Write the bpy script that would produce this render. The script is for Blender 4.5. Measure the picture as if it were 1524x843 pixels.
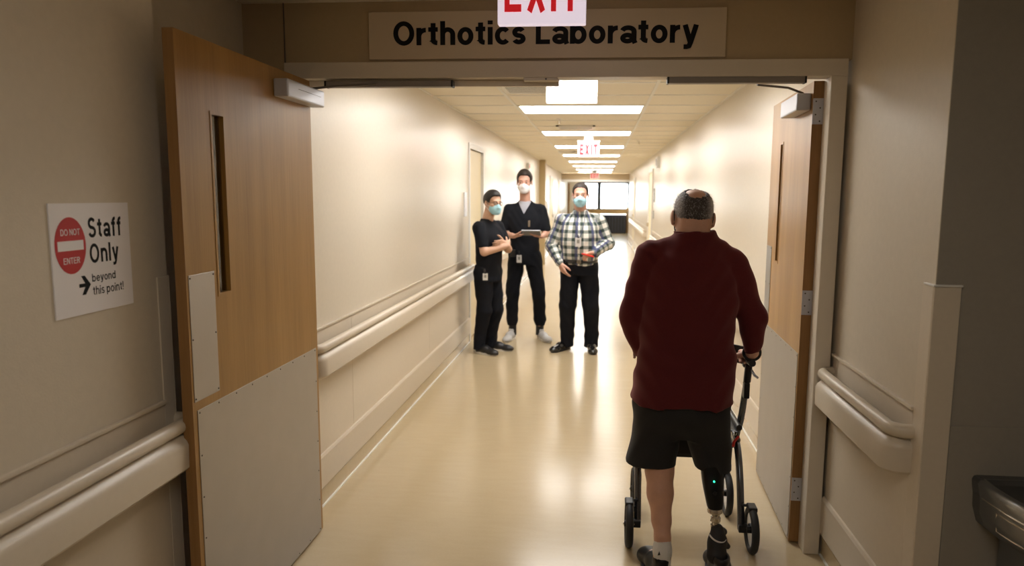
import bpy, bmesh, math, random
import numpy as np
from mathutils import Vector, Matrix

for o in list(bpy.data.objects): bpy.data.objects.remove(o)
SC = bpy.context.scene
COL = SC.collection
PI = math.pi
random.seed(4)

# ---------------------------------------------------------------- camera
P_, Y_, R_, EYE = -.124239, .0877149, .00899548, 1.6
cy_, sy_ = math.cos(Y_), math.sin(Y_)
fwd = Vector((-sy_*math.cos(P_), cy_*math.cos(P_), math.sin(P_)))
rt = Vector((cy_, sy_, 0)); up = rt.cross(fwd)
rt2 = rt*math.cos(R_) + up*math.sin(R_); up2 = rt2.cross(fwd)
cam = bpy.data.objects.new('camera', bpy.data.cameras.new('camera')); COL.objects.link(cam)
cam.matrix_world = Matrix(((rt2.x, up2.x, -fwd.x, 0), (rt2.y, up2.y, -fwd.y, 0), (rt2.z, up2.z, -fwd.z, EYE), (0, 0, 0, 1)))
cam.data.sensor_width = 36
cam.data.lens = 1046.07/1524*36
cam.data.shift_x = -37.5/1524
cam.data.clip_start = .05
cam.data.dof.use_dof = True
cam.data.dof.focus_distance = 3.0
cam.data.dof.aperture_fstop = 2.8
SC.camera = cam

# ---------------------------------------------------------------- world, exposure, lamps
w = bpy.data.worlds.new('sky'); SC.world = w; w.use_nodes = True
bg = w.node_tree.nodes['Background']; bg.inputs[0].default_value = (.93, .97, 1, 1); bg.inputs[1].default_value = 8
SC.view_settings.view_transform = 'Standard'
SC.view_settings.look = 'None'
SC.view_settings.gamma = 1
SC.view_settings.use_curve_mapping = False
SC.view_settings.exposure = 1.0
CEIL_EMIT = 9.0          # the corridor's ceiling panels
HALL_EMIT = 2.9          # one dim panel in the hall behind the camera

# ---------------------------------------------------------------- materials
def mat(name, col, rough=.5, metal=0, noise=0, nscale=30, stretch=(1, 1, 1), bump=0, bscale=200, emit=0, spec=.5, coat=0, alpha=None):
    m = bpy.data.materials.new(name); m.use_nodes = True
    nt = m.node_tree; b = nt.nodes['Principled BSDF']; L = nt.links.new
    b.inputs['Base Color'].default_value = (*col, 1)
    b.inputs['Roughness'].default_value = rough
    b.inputs['Metallic'].default_value = metal
    b.inputs['Specular IOR Level'].default_value = spec
    b.inputs['Coat Weight'].default_value = coat
    if emit:
        b.inputs['Emission Color'].default_value = (*col, 1); b.inputs['Emission Strength'].default_value = emit
    tc = nt.nodes.new('ShaderNodeTexCoord'); mp = nt.nodes.new('ShaderNodeMapping')
    mp.inputs['Scale'].default_value = stretch
    L(tc.outputs['Object'], mp.inputs[0])
    if noise:
        n = nt.nodes.new('ShaderNodeTexNoise'); n.inputs['Scale'].default_value = nscale; n.inputs['Detail'].default_value = 5
        L(mp.outputs[0], n.inputs['Vector'])
        mx = nt.nodes.new('ShaderNodeMix'); mx.data_type = 'RGBA'
        mx.inputs['A'].default_value = (*[c*(1-noise) for c in col], 1)
        mx.inputs['B'].default_value = (*[min(1, c*(1+noise)) for c in col], 1)
        L(n.outputs['Fac'], mx.inputs['Factor']); L(mx.outputs['Result'], b.inputs['Base Color'])
    if bump:
        n2 = nt.nodes.new('ShaderNodeTexNoise'); n2.inputs['Scale'].default_value = bscale; n2.inputs['Detail'].default_value = 3
        L(mp.outputs[0], n2.inputs['Vector'])
        bp = nt.nodes.new('ShaderNodeBump'); bp.inputs['Strength'].default_value = bump; bp.inputs['Distance'].default_value = .004
        L(n2.outputs['Fac'], bp.inputs['Height']); L(bp.outputs[0], b.inputs['Normal'])
    return m

M = {}
M['wall'] = mat('wall_vinyl', (.68, .605, .495), .30, noise=.05, nscale=40, bump=.10, bscale=160)
M['wall_hall'] = mat('hall_wall_vinyl', (.66, .58, .465), .46, noise=.05, nscale=40, bump=.12, bscale=160)
M['wall_alcove'] = mat('alcove_wall_shaded', (.33, .30, .255), .55, noise=.06, nscale=60, bump=.1, bscale=200)  # shade of the unlit alcove put into a darker, greyer wall colour
M['panel'] = mat('wainscot', (.69, .60, .48), .42, noise=.04, nscale=60, bump=.06, bscale=260)
M['rail'] = mat('rail_vinyl', (.65, .565, .45), .32, noise=.04, nscale=50, bump=.08, bscale=400)
M['frame'] = mat('frame_paint', (.74, .66, .55), .4, noise=.03)
M['white'] = mat('white_paint', (.80, .78, .74), .45)
M['weld'] = mat('white_weld_strip', (.85, .84, .78), .4)
M['header'] = mat('header_wall', (.50, .385, .24), .6, noise=.05, nscale=60, bump=.1)
M['tile'] = mat('ceiling_tile', (.88, .81, .67), .9, noise=.05, nscale=150, bump=.3, bscale=220)
M['grid'] = mat('ceiling_grid', (.85, .82, .74), .5)
M['steel'] = mat('stainless', (.36, .38, .41), .25, 1, noise=.05, nscale=14, stretch=(1, 1, 30), bump=.04, bscale=60)
M['plate'] = mat('kick_plate', (.44, .42, .40), .45, .8, noise=.06, nscale=9, bump=.03, bscale=90)
M['alu'] = mat('aluminium_paint', (.55, .56, .62), .4, .35)
M['screw'] = mat('screw', (.10, .09, .08), .4, .8)
M['bronze'] = mat('dark_bronze', (.16, .135, .12), .45, .2)
M['black'] = mat('black_plastic', (.012, .012, .014), .4)
M['shell_black'] = mat('shell_black', (.006, .006, .007), .38, spec=.3)
M['track'] = mat('track_bronze', (.27, .24, .22), .5)
M['honey'] = mat('honey_oak', (.58, .36, .14), .45)
M['dark_frame'] = mat('dark_window_frame', (.03, .035, .045), .5)
M['tan_paint'] = mat('tan_paint', (.52, .40, .22), .5)
M['gloss_black'] = mat('gloss_black', (.012, .012, .013), .16, coat=.5)
M['rubber'] = mat('rubber', (.016, .016, .018), .6, bump=.1)
M['tube'] = mat('graphite_tube', (.17, .18, .20), .25, .85)
M['skin_old'] = mat('skin_old', (.62, .35, .25), .5, noise=.14, nscale=26, bump=.12, bscale=120)
M['skin'] = mat('skin', (.64, .36, .27), .5, noise=.10, nscale=20)
M['skin_b'] = mat('skin_tan', (.60, .36, .25), .5, noise=.10, nscale=20)
M['maroon'] = mat('maroon_knit', (.105, .015, .018), .85, noise=.22, nscale=380, bump=.35, bscale=420, spec=.2)
M['shorts'] = mat('black_short_fabric', (.021, .020, .021), .75, noise=.2, nscale=300, bump=.25, bscale=500, spec=.3)
M['scrub'] = mat('black_scrub_fabric', (.008, .009, .013), .85, noise=.2, nscale=200, bump=.2, bscale=300, spec=.2)
M['trouser'] = mat('black_trouser_fabric', (.007, .008, .013), .8, noise=.2, nscale=200, spec=.2)
M['undershirt'] = mat('grey_undershirt', (.42, .42, .47), .8)
M['hair_dark'] = mat('hair_dark', (.008, .006, .005), .55, noise=.4, nscale=90, bump=.6, bscale=220)
M['hair_brown'] = mat('hair_brown', (.022, .013, .009), .6, noise=.4, nscale=90, bump=.6, bscale=220)
M['mask_blue'] = mat('mask_blue', (.38, .66, .78), .7)
M['mask_white'] = mat('mask_white', (.86, .84, .86), .7)
M['sock'] = mat('white_sock', (.75, .73, .72), .9, bump=.3, bscale=300)
M['sneaker'] = mat('sneaker_grey', (.62, .62, .64), .6, noise=.15, nscale=60)
M['paper'] = mat('white_card', (.82, .82, .84), .4)
M['sign'] = mat('sign_face', (.88, .85, .87), .45)
M['sign_tan'] = mat('sign_tan', (.64, .53, .39), .4)
M['letter'] = mat('letter_black', (.008, .008, .010), .65, spec=.2)
M['red'] = mat('sign_red', (.52, .012, .018), .5)
M['redp'] = mat('red_plastic', (.75, .03, .02), .35)
M['lamp'] = mat('lamp_diffuser', (1, .98, .94), .5, emit=CEIL_EMIT)
M['lamp_dim'] = mat('lamp_diffuser_dim', (1, .93, .83), .5, emit=HALL_EMIT)
M['exit_white'] = mat('exit_face', (.95, .84, .97), .4, emit=.30)
M['exit_red'] = mat('exit_letters', (.75, .012, .02), .5, emit=.22)
M['exit_far'] = mat('exit_face_far', (.92, .80, .82), .5, emit=.12)
M['exit_back'] = mat('exit_back', (.97, .95, .97), .4, emit=.9)
M['silver'] = mat('silver_metal', (.66, .62, .56), .22, 1)
M['eye'] = mat('eye_white', (.6, .57, .54), .3)
M['iris'] = mat('iris', (.03, .018, .012), .2)
M['led'] = mat('green_led', (.02, .9, .35), .4, emit=3)
M['door_cream'] = mat('door_cream', (.86, .75, .52), .5, noise=.08, nscale=8, stretch=(6, 6, 1))
M['dark_unit'] = mat('dark_unit', (.045, .055, .085), .6)
M['hose'] = mat('lanyard', (.05, .06, .12), .6)
M['greyplastic'] = mat('grey_plastic', (.35, .35, .34), .45)
M['tabletback'] = mat('tablet_back', (.30, .30, .31), .35, .3)

for k_, v_ in (('maroon', .35), ('shorts', .08)):
    b_ = M[k_].node_tree.nodes['Principled BSDF']; b_.inputs['Sheen Weight'].default_value = v_; b_.inputs['Sheen Roughness'].default_value = .4; b_.inputs['Sheen Tint'].default_value = (.9, .45, .42, 1) if k_ == 'maroon' else (.8, .8, .8, 1)
def wood(name, c1, c2, rough=.35):
    m = bpy.data.materials.new(name); m.use_nodes = True
    nt = m.node_tree; b = nt.nodes['Principled BSDF']; L = nt.links.new
    tc = nt.nodes.new('ShaderNodeTexCoord'); mp = nt.nodes.new('ShaderNodeMapping'); mp.inputs['Scale'].default_value = (60, 60, 2.2)
    L(tc.outputs['Object'], mp.inputs[0])
    n = nt.nodes.new('ShaderNodeTexNoise'); n.inputs['Scale'].default_value = 1.6; n.inputs['Detail'].default_value = 8; n.inputs['Roughness'].default_value = .65
    L(mp.outputs[0], n.inputs['Vector'])
    mp2 = nt.nodes.new('ShaderNodeMapping'); mp2.inputs['Scale'].default_value = (7, 7, .5); L(tc.outputs['Object'], mp2.inputs[0])
    n2 = nt.nodes.new('ShaderNodeTexNoise'); n2.inputs['Scale'].default_value = 1.3; n2.inputs['Detail'].default_value = 2; L(mp2.outputs[0], n2.inputs['Vector'])
    ad = nt.nodes.new('ShaderNodeMath'); ad.operation = 'ADD'; L(n.outputs['Fac'], ad.inputs[0]); L(n2.outputs['Fac'], ad.inputs[1])
    r = nt.nodes.new('ShaderNodeValToRGB'); r.color_ramp.elements[0].position = .35; r.color_ramp.elements[1].position = .68
    hf = nt.nodes.new('ShaderNodeMath'); hf.operation = 'MULTIPLY'; hf.inputs[1].default_value = .5; L(ad.outputs[0], hf.inputs[0])
    r.color_ramp.elements[0].color = (*c1, 1); r.color_ramp.elements[1].color = (*c2, 1)
    L(hf.outputs[0], r.inputs[0]); L(r.outputs[0], b.inputs['Base Color'])
    b.inputs['Roughness'].default_value = rough
    bp = nt.nodes.new('ShaderNodeBump'); bp.inputs['Strength'].default_value = .06; bp.inputs['Distance'].default_value = .002
    L(n.outputs['Fac'], bp.inputs['Height']); L(bp.outputs[0], b.inputs['Normal'])
    return m
M['oak'] = wood('oak_veneer', (.29, .143, .030), (.42, .228, .060))
M['oak_edge'] = wood('oak_edge', (.27, .135, .042), (.36, .19, .065), .5)

def floor_mat():
    m = bpy.data.materials.new('vinyl_floor'); m.use_nodes = True
    nt = m.node_tree; b = nt.nodes['Principled BSDF']; L = nt.links.new
    tc = nt.nodes.new('ShaderNodeTexCoord')
    def nz(scale, st, det=4):
        mp = nt.nodes.new('ShaderNodeMapping'); mp.inputs['Scale'].default_value = st; L(tc.outputs['Object'], mp.inputs[0])
        n = nt.nodes.new('ShaderNodeTexNoise'); n.inputs['Scale'].default_value = scale; n.inputs['Detail'].default_value = det; L(mp.outputs[0], n.inputs['Vector']); return n
    a = nz(6, (1, 5, 1)); c = nz(1.2, (1, 1.5, 1)); d = nz(70, (1, 3, 1), 3)
    r = nt.nodes.new('ShaderNodeValToRGB'); e = r.color_ramp.elements
    e[0].position = .30; e[0].color = (.52, .41, .255, 1); e[1].position = .70; e[1].color = (.575, .465, .30, 1)
    s1 = nt.nodes.new('ShaderNodeMath'); s1.operation = 'ADD'; L(a.outputs['Fac'], s1.inputs[0]); L(c.outputs['Fac'], s1.inputs[1])
    s2 = nt.nodes.new('ShaderNodeMath'); s2.operation = 'ADD'; L(s1.outputs[0], s2.inputs[0]); L(d.outputs['Fac'], s2.inputs[1])
    s3 = nt.nodes.new('ShaderNodeMath'); s3.operation = 'MULTIPLY'; s3.inputs[1].default_value = .3333; L(s2.outputs[0], s3.inputs[0])
    L(s3.outputs[0], r.inputs[0]); L(r.outputs[0], b.inputs['Base Color'])
    mr = nt.nodes.new('ShaderNodeMapRange'); mr.inputs[3].default_value = .17; mr.inputs[4].default_value = .23; L(a.outputs['Fac'], mr.inputs[0]); L(mr.outputs[0], b.inputs['Roughness'])
    bp = nt.nodes.new('ShaderNodeBump'); bp.inputs['Strength'].default_value = .05; bp.inputs['Distance'].default_value = .004
    L(c.outputs['Fac'], bp.inputs['Height']); L(bp.outputs[0], b.inputs['Normal'])
    return m
M['floor'] = floor_mat()

def glass_mat(name, tint, gloss=.08):
    m = bpy.data.materials.new(name); m.use_nodes = True
    nt = m.node_tree; L = nt.links.new; nt.nodes.remove(nt.nodes['Principled BSDF'])
    t = nt.nodes.new('ShaderNodeBsdfTransparent'); t.inputs[0].default_value = (*tint, 1)
    g = nt.nodes.new('ShaderNodeBsdfGlossy'); g.inputs['Roughness'].default_value = .03
    x = nt.nodes.new('ShaderNodeMixShader'); x.inputs[0].default_value = gloss
    L(t.outputs[0], x.inputs[1]); L(g.outputs[0], x.inputs[2]); L(x.outputs[0], nt.nodes['Material Output'].inputs[0])
    return m
M['glass'] = glass_mat('window_glass', (.95, .97, .97))
M['lite_glass'] = glass_mat('door_lite_glass', (.62, .60, .56), .14)

def plaid_mat():
    m = bpy.data.materials.new('plaid_cotton'); m.use_nodes = True
    nt = m.node_tree; b = nt.nodes['Principled BSDF']; L = nt.links.new
    b.inputs['Roughness'].default_value = .85; b.inputs['Specular IOR Level'].default_value = .2
    at = nt.nodes.new('ShaderNodeUVMap')
    sp = nt.nodes.new('ShaderNodeSeparateXYZ'); L(at.outputs[0], sp.inputs[0])
    def mth(op, a, bb=None):
        n = nt.nodes.new('ShaderNodeMath'); n.operation = op
        for i, v in enumerate((a, bb)):
            if v is None: continue
            if isinstance(v, (int, float)): n.inputs[i].default_value = v
            else: L(v, n.inputs[i])
        return n.outputs[0]
    per = .078
    def band(src, off, width, p=per):
        f = mth('FRACT', mth('ADD', mth('MULTIPLY', src, 1/p), off)); return mth('LESS_THAN', f, width)
    g1 = band(sp.outputs[0], .1, .42); g2 = band(sp.outputs[1], .3, .42)
    n1 = band(sp.outputs[0], .85, .17, per*2)
    g = mth('MULTIPLY', mth('ADD', g1, g2), .5)
    r = nt.nodes.new('ShaderNodeValToRGB'); r.color_ramp.interpolation = 'CONSTANT'
    e = r.color_ramp.elements; e[0].position = 0; e[0].color = (.78, .75, .70, 1); e[1].position = .4; e[1].color = (.27, .29, .27, 1)
    k = e.new(.9); k.color = (.04, .058, .052, 1)
    L(g, r.inputs[0])
    mx = nt.nodes.new('ShaderNodeMix'); mx.data_type = 'RGBA'; mx.inputs['B'].default_value = (.025, .035, .13, 1)
    L(mth('MULTIPLY', n1, .85), mx.inputs['Factor']); L(r.outputs[0], mx.inputs['A']); L(mx.outputs['Result'], b.inputs['Base Color'])
    return m
M['plaid'] = plaid_mat()

def old_hair():
    m = mat('hair_grey', (.10, .09, .09), .6, bump=.7, bscale=160)
    nt = m.node_tree; b = nt.nodes['Principled BSDF']; L = nt.links.new
    tc = nt.nodes.new('ShaderNodeTexCoord'); sp = nt.nodes.new('ShaderNodeSeparateXYZ'); L(tc.outputs['Object'], sp.inputs[0])
    ab = nt.nodes.new('ShaderNodeMath'); ab.operation = 'ABSOLUTE'; sb = nt.nodes.new('ShaderNodeMath'); sb.operation = 'SUBTRACT'; sb.inputs[1].default_value = .018; L(sp.outputs[0], sb.inputs[0]); L(sb.outputs[0], ab.inputs[0])
    n = nt.nodes.new('ShaderNodeTexNoise'); n.inputs['Scale'].default_value = 40; n.inputs['Detail'].default_value = 6
    ad = nt.nodes.new('ShaderNodeMath'); ad.operation = 'MULTIPLY_ADD'; L(n.outputs['Fac'], ad.inputs[0]); ad.inputs[1].default_value = .04; L(ab.outputs[0], ad.inputs[2])
    r = nt.nodes.new('ShaderNodeValToRGB'); e = r.color_ramp.elements
    e[0].position = .060; e[0].color = (.055, .047, .045, 1); e[1].position = .098; e[1].color = (.50, .48, .50, 1)  # paler towards the sides: backlit rim put into the grey hair colour
    L(ad.outputs[0], r.inputs[0]); L(r.outputs[0], b.inputs['Base Color'])
    return m
M['hair_grey'] = old_hair(); M['hair_white'] = mat('hair_white', (.55, .53, .54), .5)

# ---------------------------------------------------------------- object helpers
def tag(o, label=None, cat=None, group=None, kind=None):
    if label: o['label'] = label
    if cat: o['category'] = cat
    if group: o['group'] = group
    if kind: o['kind'] = kind
    return o
def link(name, me, m=None, parent=None, smooth=False):
    if m is not None:
        me.materials.clear(); me.materials.append(M[m] if isinstance(m, str) else m)
    if smooth: me.polygons.foreach_set('use_smooth', [True]*len(me.polygons))
    o = bpy.data.objects.new(name, me); COL.objects.link(o)
    if parent: o.parent = parent
    return o
def empty(name, loc=(0, 0, 0), rz=0):
    o = bpy.data.objects.new(name, None); COL.objects.link(o); o.location = loc; o.rotation_euler = (0, 0, rz); o.empty_display_size = .05
    return o
class MB:
    def __init__(s): s.bm = bmesh.new()
    def box(s, lo, hi, bev=0, rz=0, seg=2):
        b = bmesh.new(); bmesh.ops.create_cube(b, size=1)
        for v in b.verts: v.co = Vector([lo[i]+(v.co[i]+.5)*(hi[i]-lo[i]) for i in range(3)])
        if bev: bmesh.ops.bevel(b, geom=b.edges[:], offset=bev, segments=seg, profile=.5, affect='EDGES')
        if rz: bmesh.ops.rotate(b, verts=b.verts, cent=((lo[0]+hi[0])/2, (lo[1]+hi[1])/2, 0), matrix=Matrix.Rotation(rz, 3, 'Z'))
        s._add(b); return s
    def _add(s, b):
        me = bpy.data.meshes.new('t'); b.to_mesh(me); b.free(); s.bm.from_mesh(me); bpy.data.meshes.remove(me)
    def tube(s, pts, r, n=10, closed=False):
        pts = [Vector(p) for p in pts]; N = len(pts); rs = r if isinstance(r, (list, tuple)) else [r]*N
        ring = []; pn = None
        for i, p in enumerate(pts):
            if closed: t = pts[(i+1) % N]-pts[i-1]
            else: t = pts[min(i+1, N-1)]-pts[max(i-1, 0)]
            t.normalize()
            if pn is None: pn = t.orthogonal().normalized()
            pn = (pn - t*pn.dot(t)).normalized(); q = t.cross(pn)
            ring.append([s.bm.verts.new(p+(pn*math.cos(2*PI*k/n)+q*math.sin(2*PI*k/n))*rs[i]) for k in range(n)])
        for i in range(N if closed else N-1):
            a, b = ring[i], ring[(i+1) % N]
            for k in range(n): s.bm.faces.new((a[k], a[(k+1) % n], b[(k+1) % n], b[k]))
        if not closed: s.bm.faces.new(ring[0][::-1]); s.bm.faces.new(ring[-1])
        return s
    def lathe(s, prof, c, axis='Z', n=32):
        rings = []
        for r, h in prof:
            row = []
            for k in range(n):
                a = 2*PI*k/n; x, y = max(r, 1e-4)*math.cos(a), max(r, 1e-4)*math.sin(a)
                v = {'Z': (x, y, h), 'X': (h, x, y), 'Y': (y, h, x)}[axis]
                row.append(s.bm.verts.new(Vector(c)+Vector(v)))
            rings.append(row)
        for a, b in zip(rings, rings[1:]):
            for k in range(n): s.bm.faces.new((a[k], a[(k+1) % n], b[(k+1) % n], b[k]))
        s.bm.faces.new(rings[0][::-1]); s.bm.faces.new(rings[-1])
        return s
    def sweep(s, path, prof):
        """path: plan points (x,y); prof: closed polygon (n,z), n to the left of the travel direction."""
        path = [Vector((*p, 0)) for p in path]; N = len(path); rows = []
        for i, p in enumerate(path):
            t = (path[min(i+1, N-1)]-path[max(i-1, 0)]).normalized(); nn = Vector((-t.y, t.x, 0))
            rows.append([s.bm.verts.new(p+nn*a+Vector((0, 0, z))) for a, z in prof])
        K = len(prof)
        for a, b in zip(rows, rows[1:]):
            for k in range(K): s.bm.faces.new((a[k], a[(k+1) % K], b[(k+1) % K], b[k]))
        s.bm.faces.new(rows[0][::-1]); s.bm.faces.new(rows[-1])
        return s
    def prism(s, poly, o, u, v, d):
        """poly (a,b) in plane o+a*u+b*v, extruded by vector d"""
        o, u, v, d = map(Vector, (o, u, v, d))
        A = [s.bm.verts.new(o+u*a+v*b) for a, b in poly]; B = [s.bm.verts.new(x.co+d) for x in A]
        K = len(poly); s.bm.faces.new(A[::-1]); s.bm.faces.new(B)
        for k in range(K): s.bm.faces.new((A[k], A[(k+1) % K], B[(k+1) % K], B[k]))
        return s
    def mesh(s, name):
        bmesh.ops.recalc_face_normals(s.bm, faces=s.bm.faces[:])
        me = bpy.data.meshes.new(name); s.bm.to_mesh(me); s.bm.free(); return me
    def build(s, name, m, parent=None, smooth=False):
        o = link(name, s.mesh(name), m, parent)
        if smooth:
            me = o.data; me.polygons.foreach_set('use_smooth', [True]*len(me.polygons))
            md = [e for e in ()]
            bm = bmesh.new(); bm.from_mesh(me)
            for e in bm.edges:
                if len(e.link_faces) == 2 and e.calc_face_angle(0) > .7: e.smooth = False
            bm.to_mesh(me); bm.free()
        return o
def box(name, lo, hi, m, parent=None, bev=0, **k):
    return MB().box(lo, hi, bev).build(name, m, parent)
def struct(name, lo, hi, m, bev=0, label=None, cat=None):
    o = box(name, lo, hi, m, None, bev); o['kind'] = 'structure'
    if label: tag(o, label, cat)
    return o

def glyph(ch, w):
    """monoline grotesque letters: centre lines for a cap height of 1; returns (strokes, width)"""
    h = w/2; X = .73
    def arc(cx, cy, rx, ry, a0, a1, n=14): return [(cx+rx*math.cos(math.radians(a0+(a1-a0)*k/n)), cy+ry*math.sin(math.radians(a0+(a1-a0)*k/n))) for k in range(n+1)]
    def ring(cx, cy, rx, ry): return arc(cx, cy, rx, ry, 0, 360, 28)
    def ess(W, H):
        c, rx = W/2, W/2-h; q = (H-w)/4
        return [arc(c, H-h-q, rx*.94, q, 25, 90, 5)+arc(c, H-h-q, rx*.94, q, 95, 250, 10)+arc(c, h+q, rx, q, 70, -90, 10)[0:]+arc(c, h+q, rx, q, -95, -160, 5)]
    D = {
     'O': ([ring(.41, .5, .41-h, .51-h)], .82), 'o': ([ring(.31, X/2, .31-h, X/2+.01-h)], .62),
     'r': ([[(h, 0), (h, X)], arc(.36, .36, .36-h, X-h-.36, 180, 88)], .38),
     't': ([[(.19, .92), (.19, .2)]+arc(.35, .2, .16, .2-h, 180, 270, 6), [(0, X-h*.8), (.37, X-h*.8)]], .38),
     'h': ([[(h, 0), (h, 1)], arc(.29, .44, .29-h, X+.01-h-.44, 180, 0)+[(.58-h, 0)]], .58), 'n': ([[(h, 0), (h, X)], arc(.29, .44, .29-h, X+.01-h-.44, 180, 0)+[(.58-h, 0)]], .58),
     'i': ([[(h, 0), (h, X)], [(h, .84), (h, 1)]], w), 'l': ([[(h, 0), (h, 1)]], w),
     'c': ([arc(.31, X/2, .31-h, X/2+.01-h, 42, 318, 22)], .57), 's': (ess(.52, X), .52), 'S': (ess(.66, 1.01), .66),
     'L': ([[(h, 1), (h, 0)], [(h, h), (.54, h)]], .54),
     'a': ([arc(.29, .48, .22, X-h-.48, 165, 0, 10)+[(.51, .12), (.56, 0)], ring(.27, .21, .27-h, .22-h)], .58),
     'b': ([[(h, 0), (h, 1)], ring(.32, X/2, .31-h, X/2+.01-h)], .63), 'd': ([[(.63-h, 0), (.63-h, 1)], ring(.31, X/2, .31-h, X/2+.01-h)], .63), 'p': ([[(h, -.22), (h, X)], ring(.32, X/2, .31-h, X/2+.01-h)], .63),
     'y': ([[(h*.9, X), (.29, .02)], [(.58-h*.9, X), (.30, .0), (.24, -.15), (.17, -.22+h*.6), (.05, -.22+h*.6)]], .58),
     'f': ([[(.18, 0), (.18, .78)]+arc(.33, .78, .15, 1.0-h-.78, 180, 90, 6)+[(.37, 1.0-h)], [(0, X-h*.8), (.35, X-h*.8)]], .37),
     'e': ([arc(.31, X/2, .31-h, X/2+.01-h, 325, 0, 20) and arc(.31, X/2, .31-h, X/2+.01-h, 322, 2, 24), [(h, X/2), (.62-h*.6, X/2)]], .60),
     '!': ([[(h, .30), (h, 1)], [(h, 0), (h, w*.95)]], w), 'E': ([[(h, 0), (h, 1)], [(h, h), (.62, h)], [(h, 1-h), (.61, 1-h)], [(h, .52), (.57, .52)]], .62),
     'X': ([[(h, 0), (.68-h, 1)], [(h, 1), (.68-h, 0)]], .68), 'I': ([[(h, 0), (h, 1)]], w), 'T': ([[(.31, 0), (.31, 1)], [(0, 1-h), (.62, 1-h)]], .62),
     'D': ([[(h, 0), (h, 1)], [(h, 1-h), (.34, 1-h)]+arc(.34, .5, .36-h, .5-h, 90, -90)+[(h, h)]], .70), 'N': ([[(h, 0), (h, 1)], [(.68-h, 0), (.68-h, 1)], [(h, .97), (.68-h, .03)]], .68),
     'R': ([[(h, 0), (h, 1)], [(h, 1-h), (.38, 1-h)]+arc(.38, .745, .27-h, .255-h, 90, -90, 8)+[(h, .49)], [(.36, .49), (.60-h*.4, 0)]], .66)}
    return D[ch]
def letter_parts(parent, txt, loc, u, v, width, cap, m, w=.17, depth=.001, gap=.11, space=.30):
    """one object per letter; loc = lower left of the line on the baseline; fitted to width; cap = height of a capital"""
    x = 0; items = []
    for ch in txt:
        if ch == ' ': x += space; continue
        st, a = glyph(ch, w); items.append((st, x)); x += a+gap
    sx = width/(x-gap); u, v = Vector(u), Vector(v); n = u.cross(v); n.normalize(); loc = Vector(loc)
    for st, x0 in items:
        bm = bmesh.new()
        for si_, line in enumerate(st):
            dp_ = depth*(1+.12*si_)
            P = [Vector((p[0], p[1])) for p in line]; N = len(P); rows = []; closed = N > 20 and (P[0]-P[-1]).length < 1e-4
            for i in range(N):
                t = (P[1]-P[N-2]) if closed and i in (0, N-1) else (P[min(i+1, N-1)]-P[max(i-1, 0)])
                t.normalize(); q = Vector((-t.y, t.x))*w/2; k = 1.0
                if 0 < i < N-1: k = 1/max(.6, abs((P[i]-P[i-1]).normalized().dot(t)))
                A, B = P[i]+q*k, P[i]-q*k
                f = lambda p, d: bm.verts.new(loc+u*((x0+p.x)*sx)+v*(p.y*cap)+n*d)
                rows.append((f(A, dp_), f(B, dp_), f(B, 0), f(A, 0)))
            for a, b in zip(rows, rows[1:]):
                for k in range(4): bm.faces.new((a[k], a[(k+1) % 4], b[(k+1) % 4], b[k]))
            if not closed: bm.faces.new(rows[0]); bm.faces.new(rows[-1][::-1])
        bmesh.ops.recalc_face_normals(bm, faces=bm.faces[:]); me = bpy.data.meshes.new('letter'); bm.to_mesh(me); bm.free(); link('letter', me, m, parent)

# ================================================================= LARGE STRUCTURE
XL, XR = -1.40, 1.03
YF, YC, YH, YE = 3.10, 3.19, 25.5, 31.0        # frame face, corridor start, far header, end wall
ZC, ZN = 2.405, 2.43
ROW = .638; L0 = 6.47

fl = struct('floor', (-2.2, -3.5, -.05), (2.6, 31.3, 0), 'floor', label='cream sheet vinyl floor, glossy, running down the corridor', cat='floor')
# left hall wall (with recess behind the open door), right hall wall, fountain alcove
wl_near = struct('wall_left', (-2.0, -3.5, 0), (XL, 2.158, ZN), 'wall_hall', label='beige vinyl wall at left that carries the staff only sign', cat='wall')
struct('wall_recess', (-2.0, 2.158, 0), (-1.60, YC, ZN), 'wall_hall', label='recessed wall strip behind the open left oak door', cat='wall')
wl = struct('wall_left', (-1.9, YC, 0), (XL, 7.46, ZC), 'wall', label='cream corridor wall at left, from the door frame to the first doorway', cat='wall')
struct('wall_left', (-1.9, 8.42, 0), (XL, YH, ZC), 'wall', label='cream corridor wall at left beyond the first doorway', cat='wall')
struct('wall_left', (-1.9, 7.46, 2.09), (XL, 8.42, ZC), 'wall', label='piece of cream wall above the first doorway at left', cat='wall')
wr = struct('wall_right', (XR, YC, 0), (1.5, YH, ZC), 'wall', label='cream corridor wall at right, beyond the right oak door', cat='wall')
wr_near = struct('wall_right', (XR, 2.24, 0), (1.9, YC, ZN), 'wall_hall', label='beige vinyl wall at right between door frame and fountain alcove', cat='wall')
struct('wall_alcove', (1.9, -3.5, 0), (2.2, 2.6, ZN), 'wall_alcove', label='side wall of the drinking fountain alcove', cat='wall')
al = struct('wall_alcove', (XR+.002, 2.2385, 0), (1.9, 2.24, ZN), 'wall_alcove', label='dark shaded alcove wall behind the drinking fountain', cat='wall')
struct('wall_back', (-2.2, -3.8, 0), (2.2, -3.5, ZN), 'wall_hall', label='wall closing the hall behind', cat='wall')
struct('ceiling', (-2.2, -3.8, ZN), (2.2, YC, ZN+.1), 'tile', label='dim ceiling of the hall in front of the doors', cat='ceiling')
# door wall : pieces left, right and above the frame
dw = struct('wall_front', (-1.41, YF+.012, 2.172), (XR, YC, ZN), 'header', label='tan wall band over the double doors behind the laboratory sign', cat='wall')
struct('wall_front', (-1.60, YF+.0135, 0), (-1.41, YC, ZN), 'header', label='narrow wall return left of the door frame, behind the left door', cat='wall')
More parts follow.
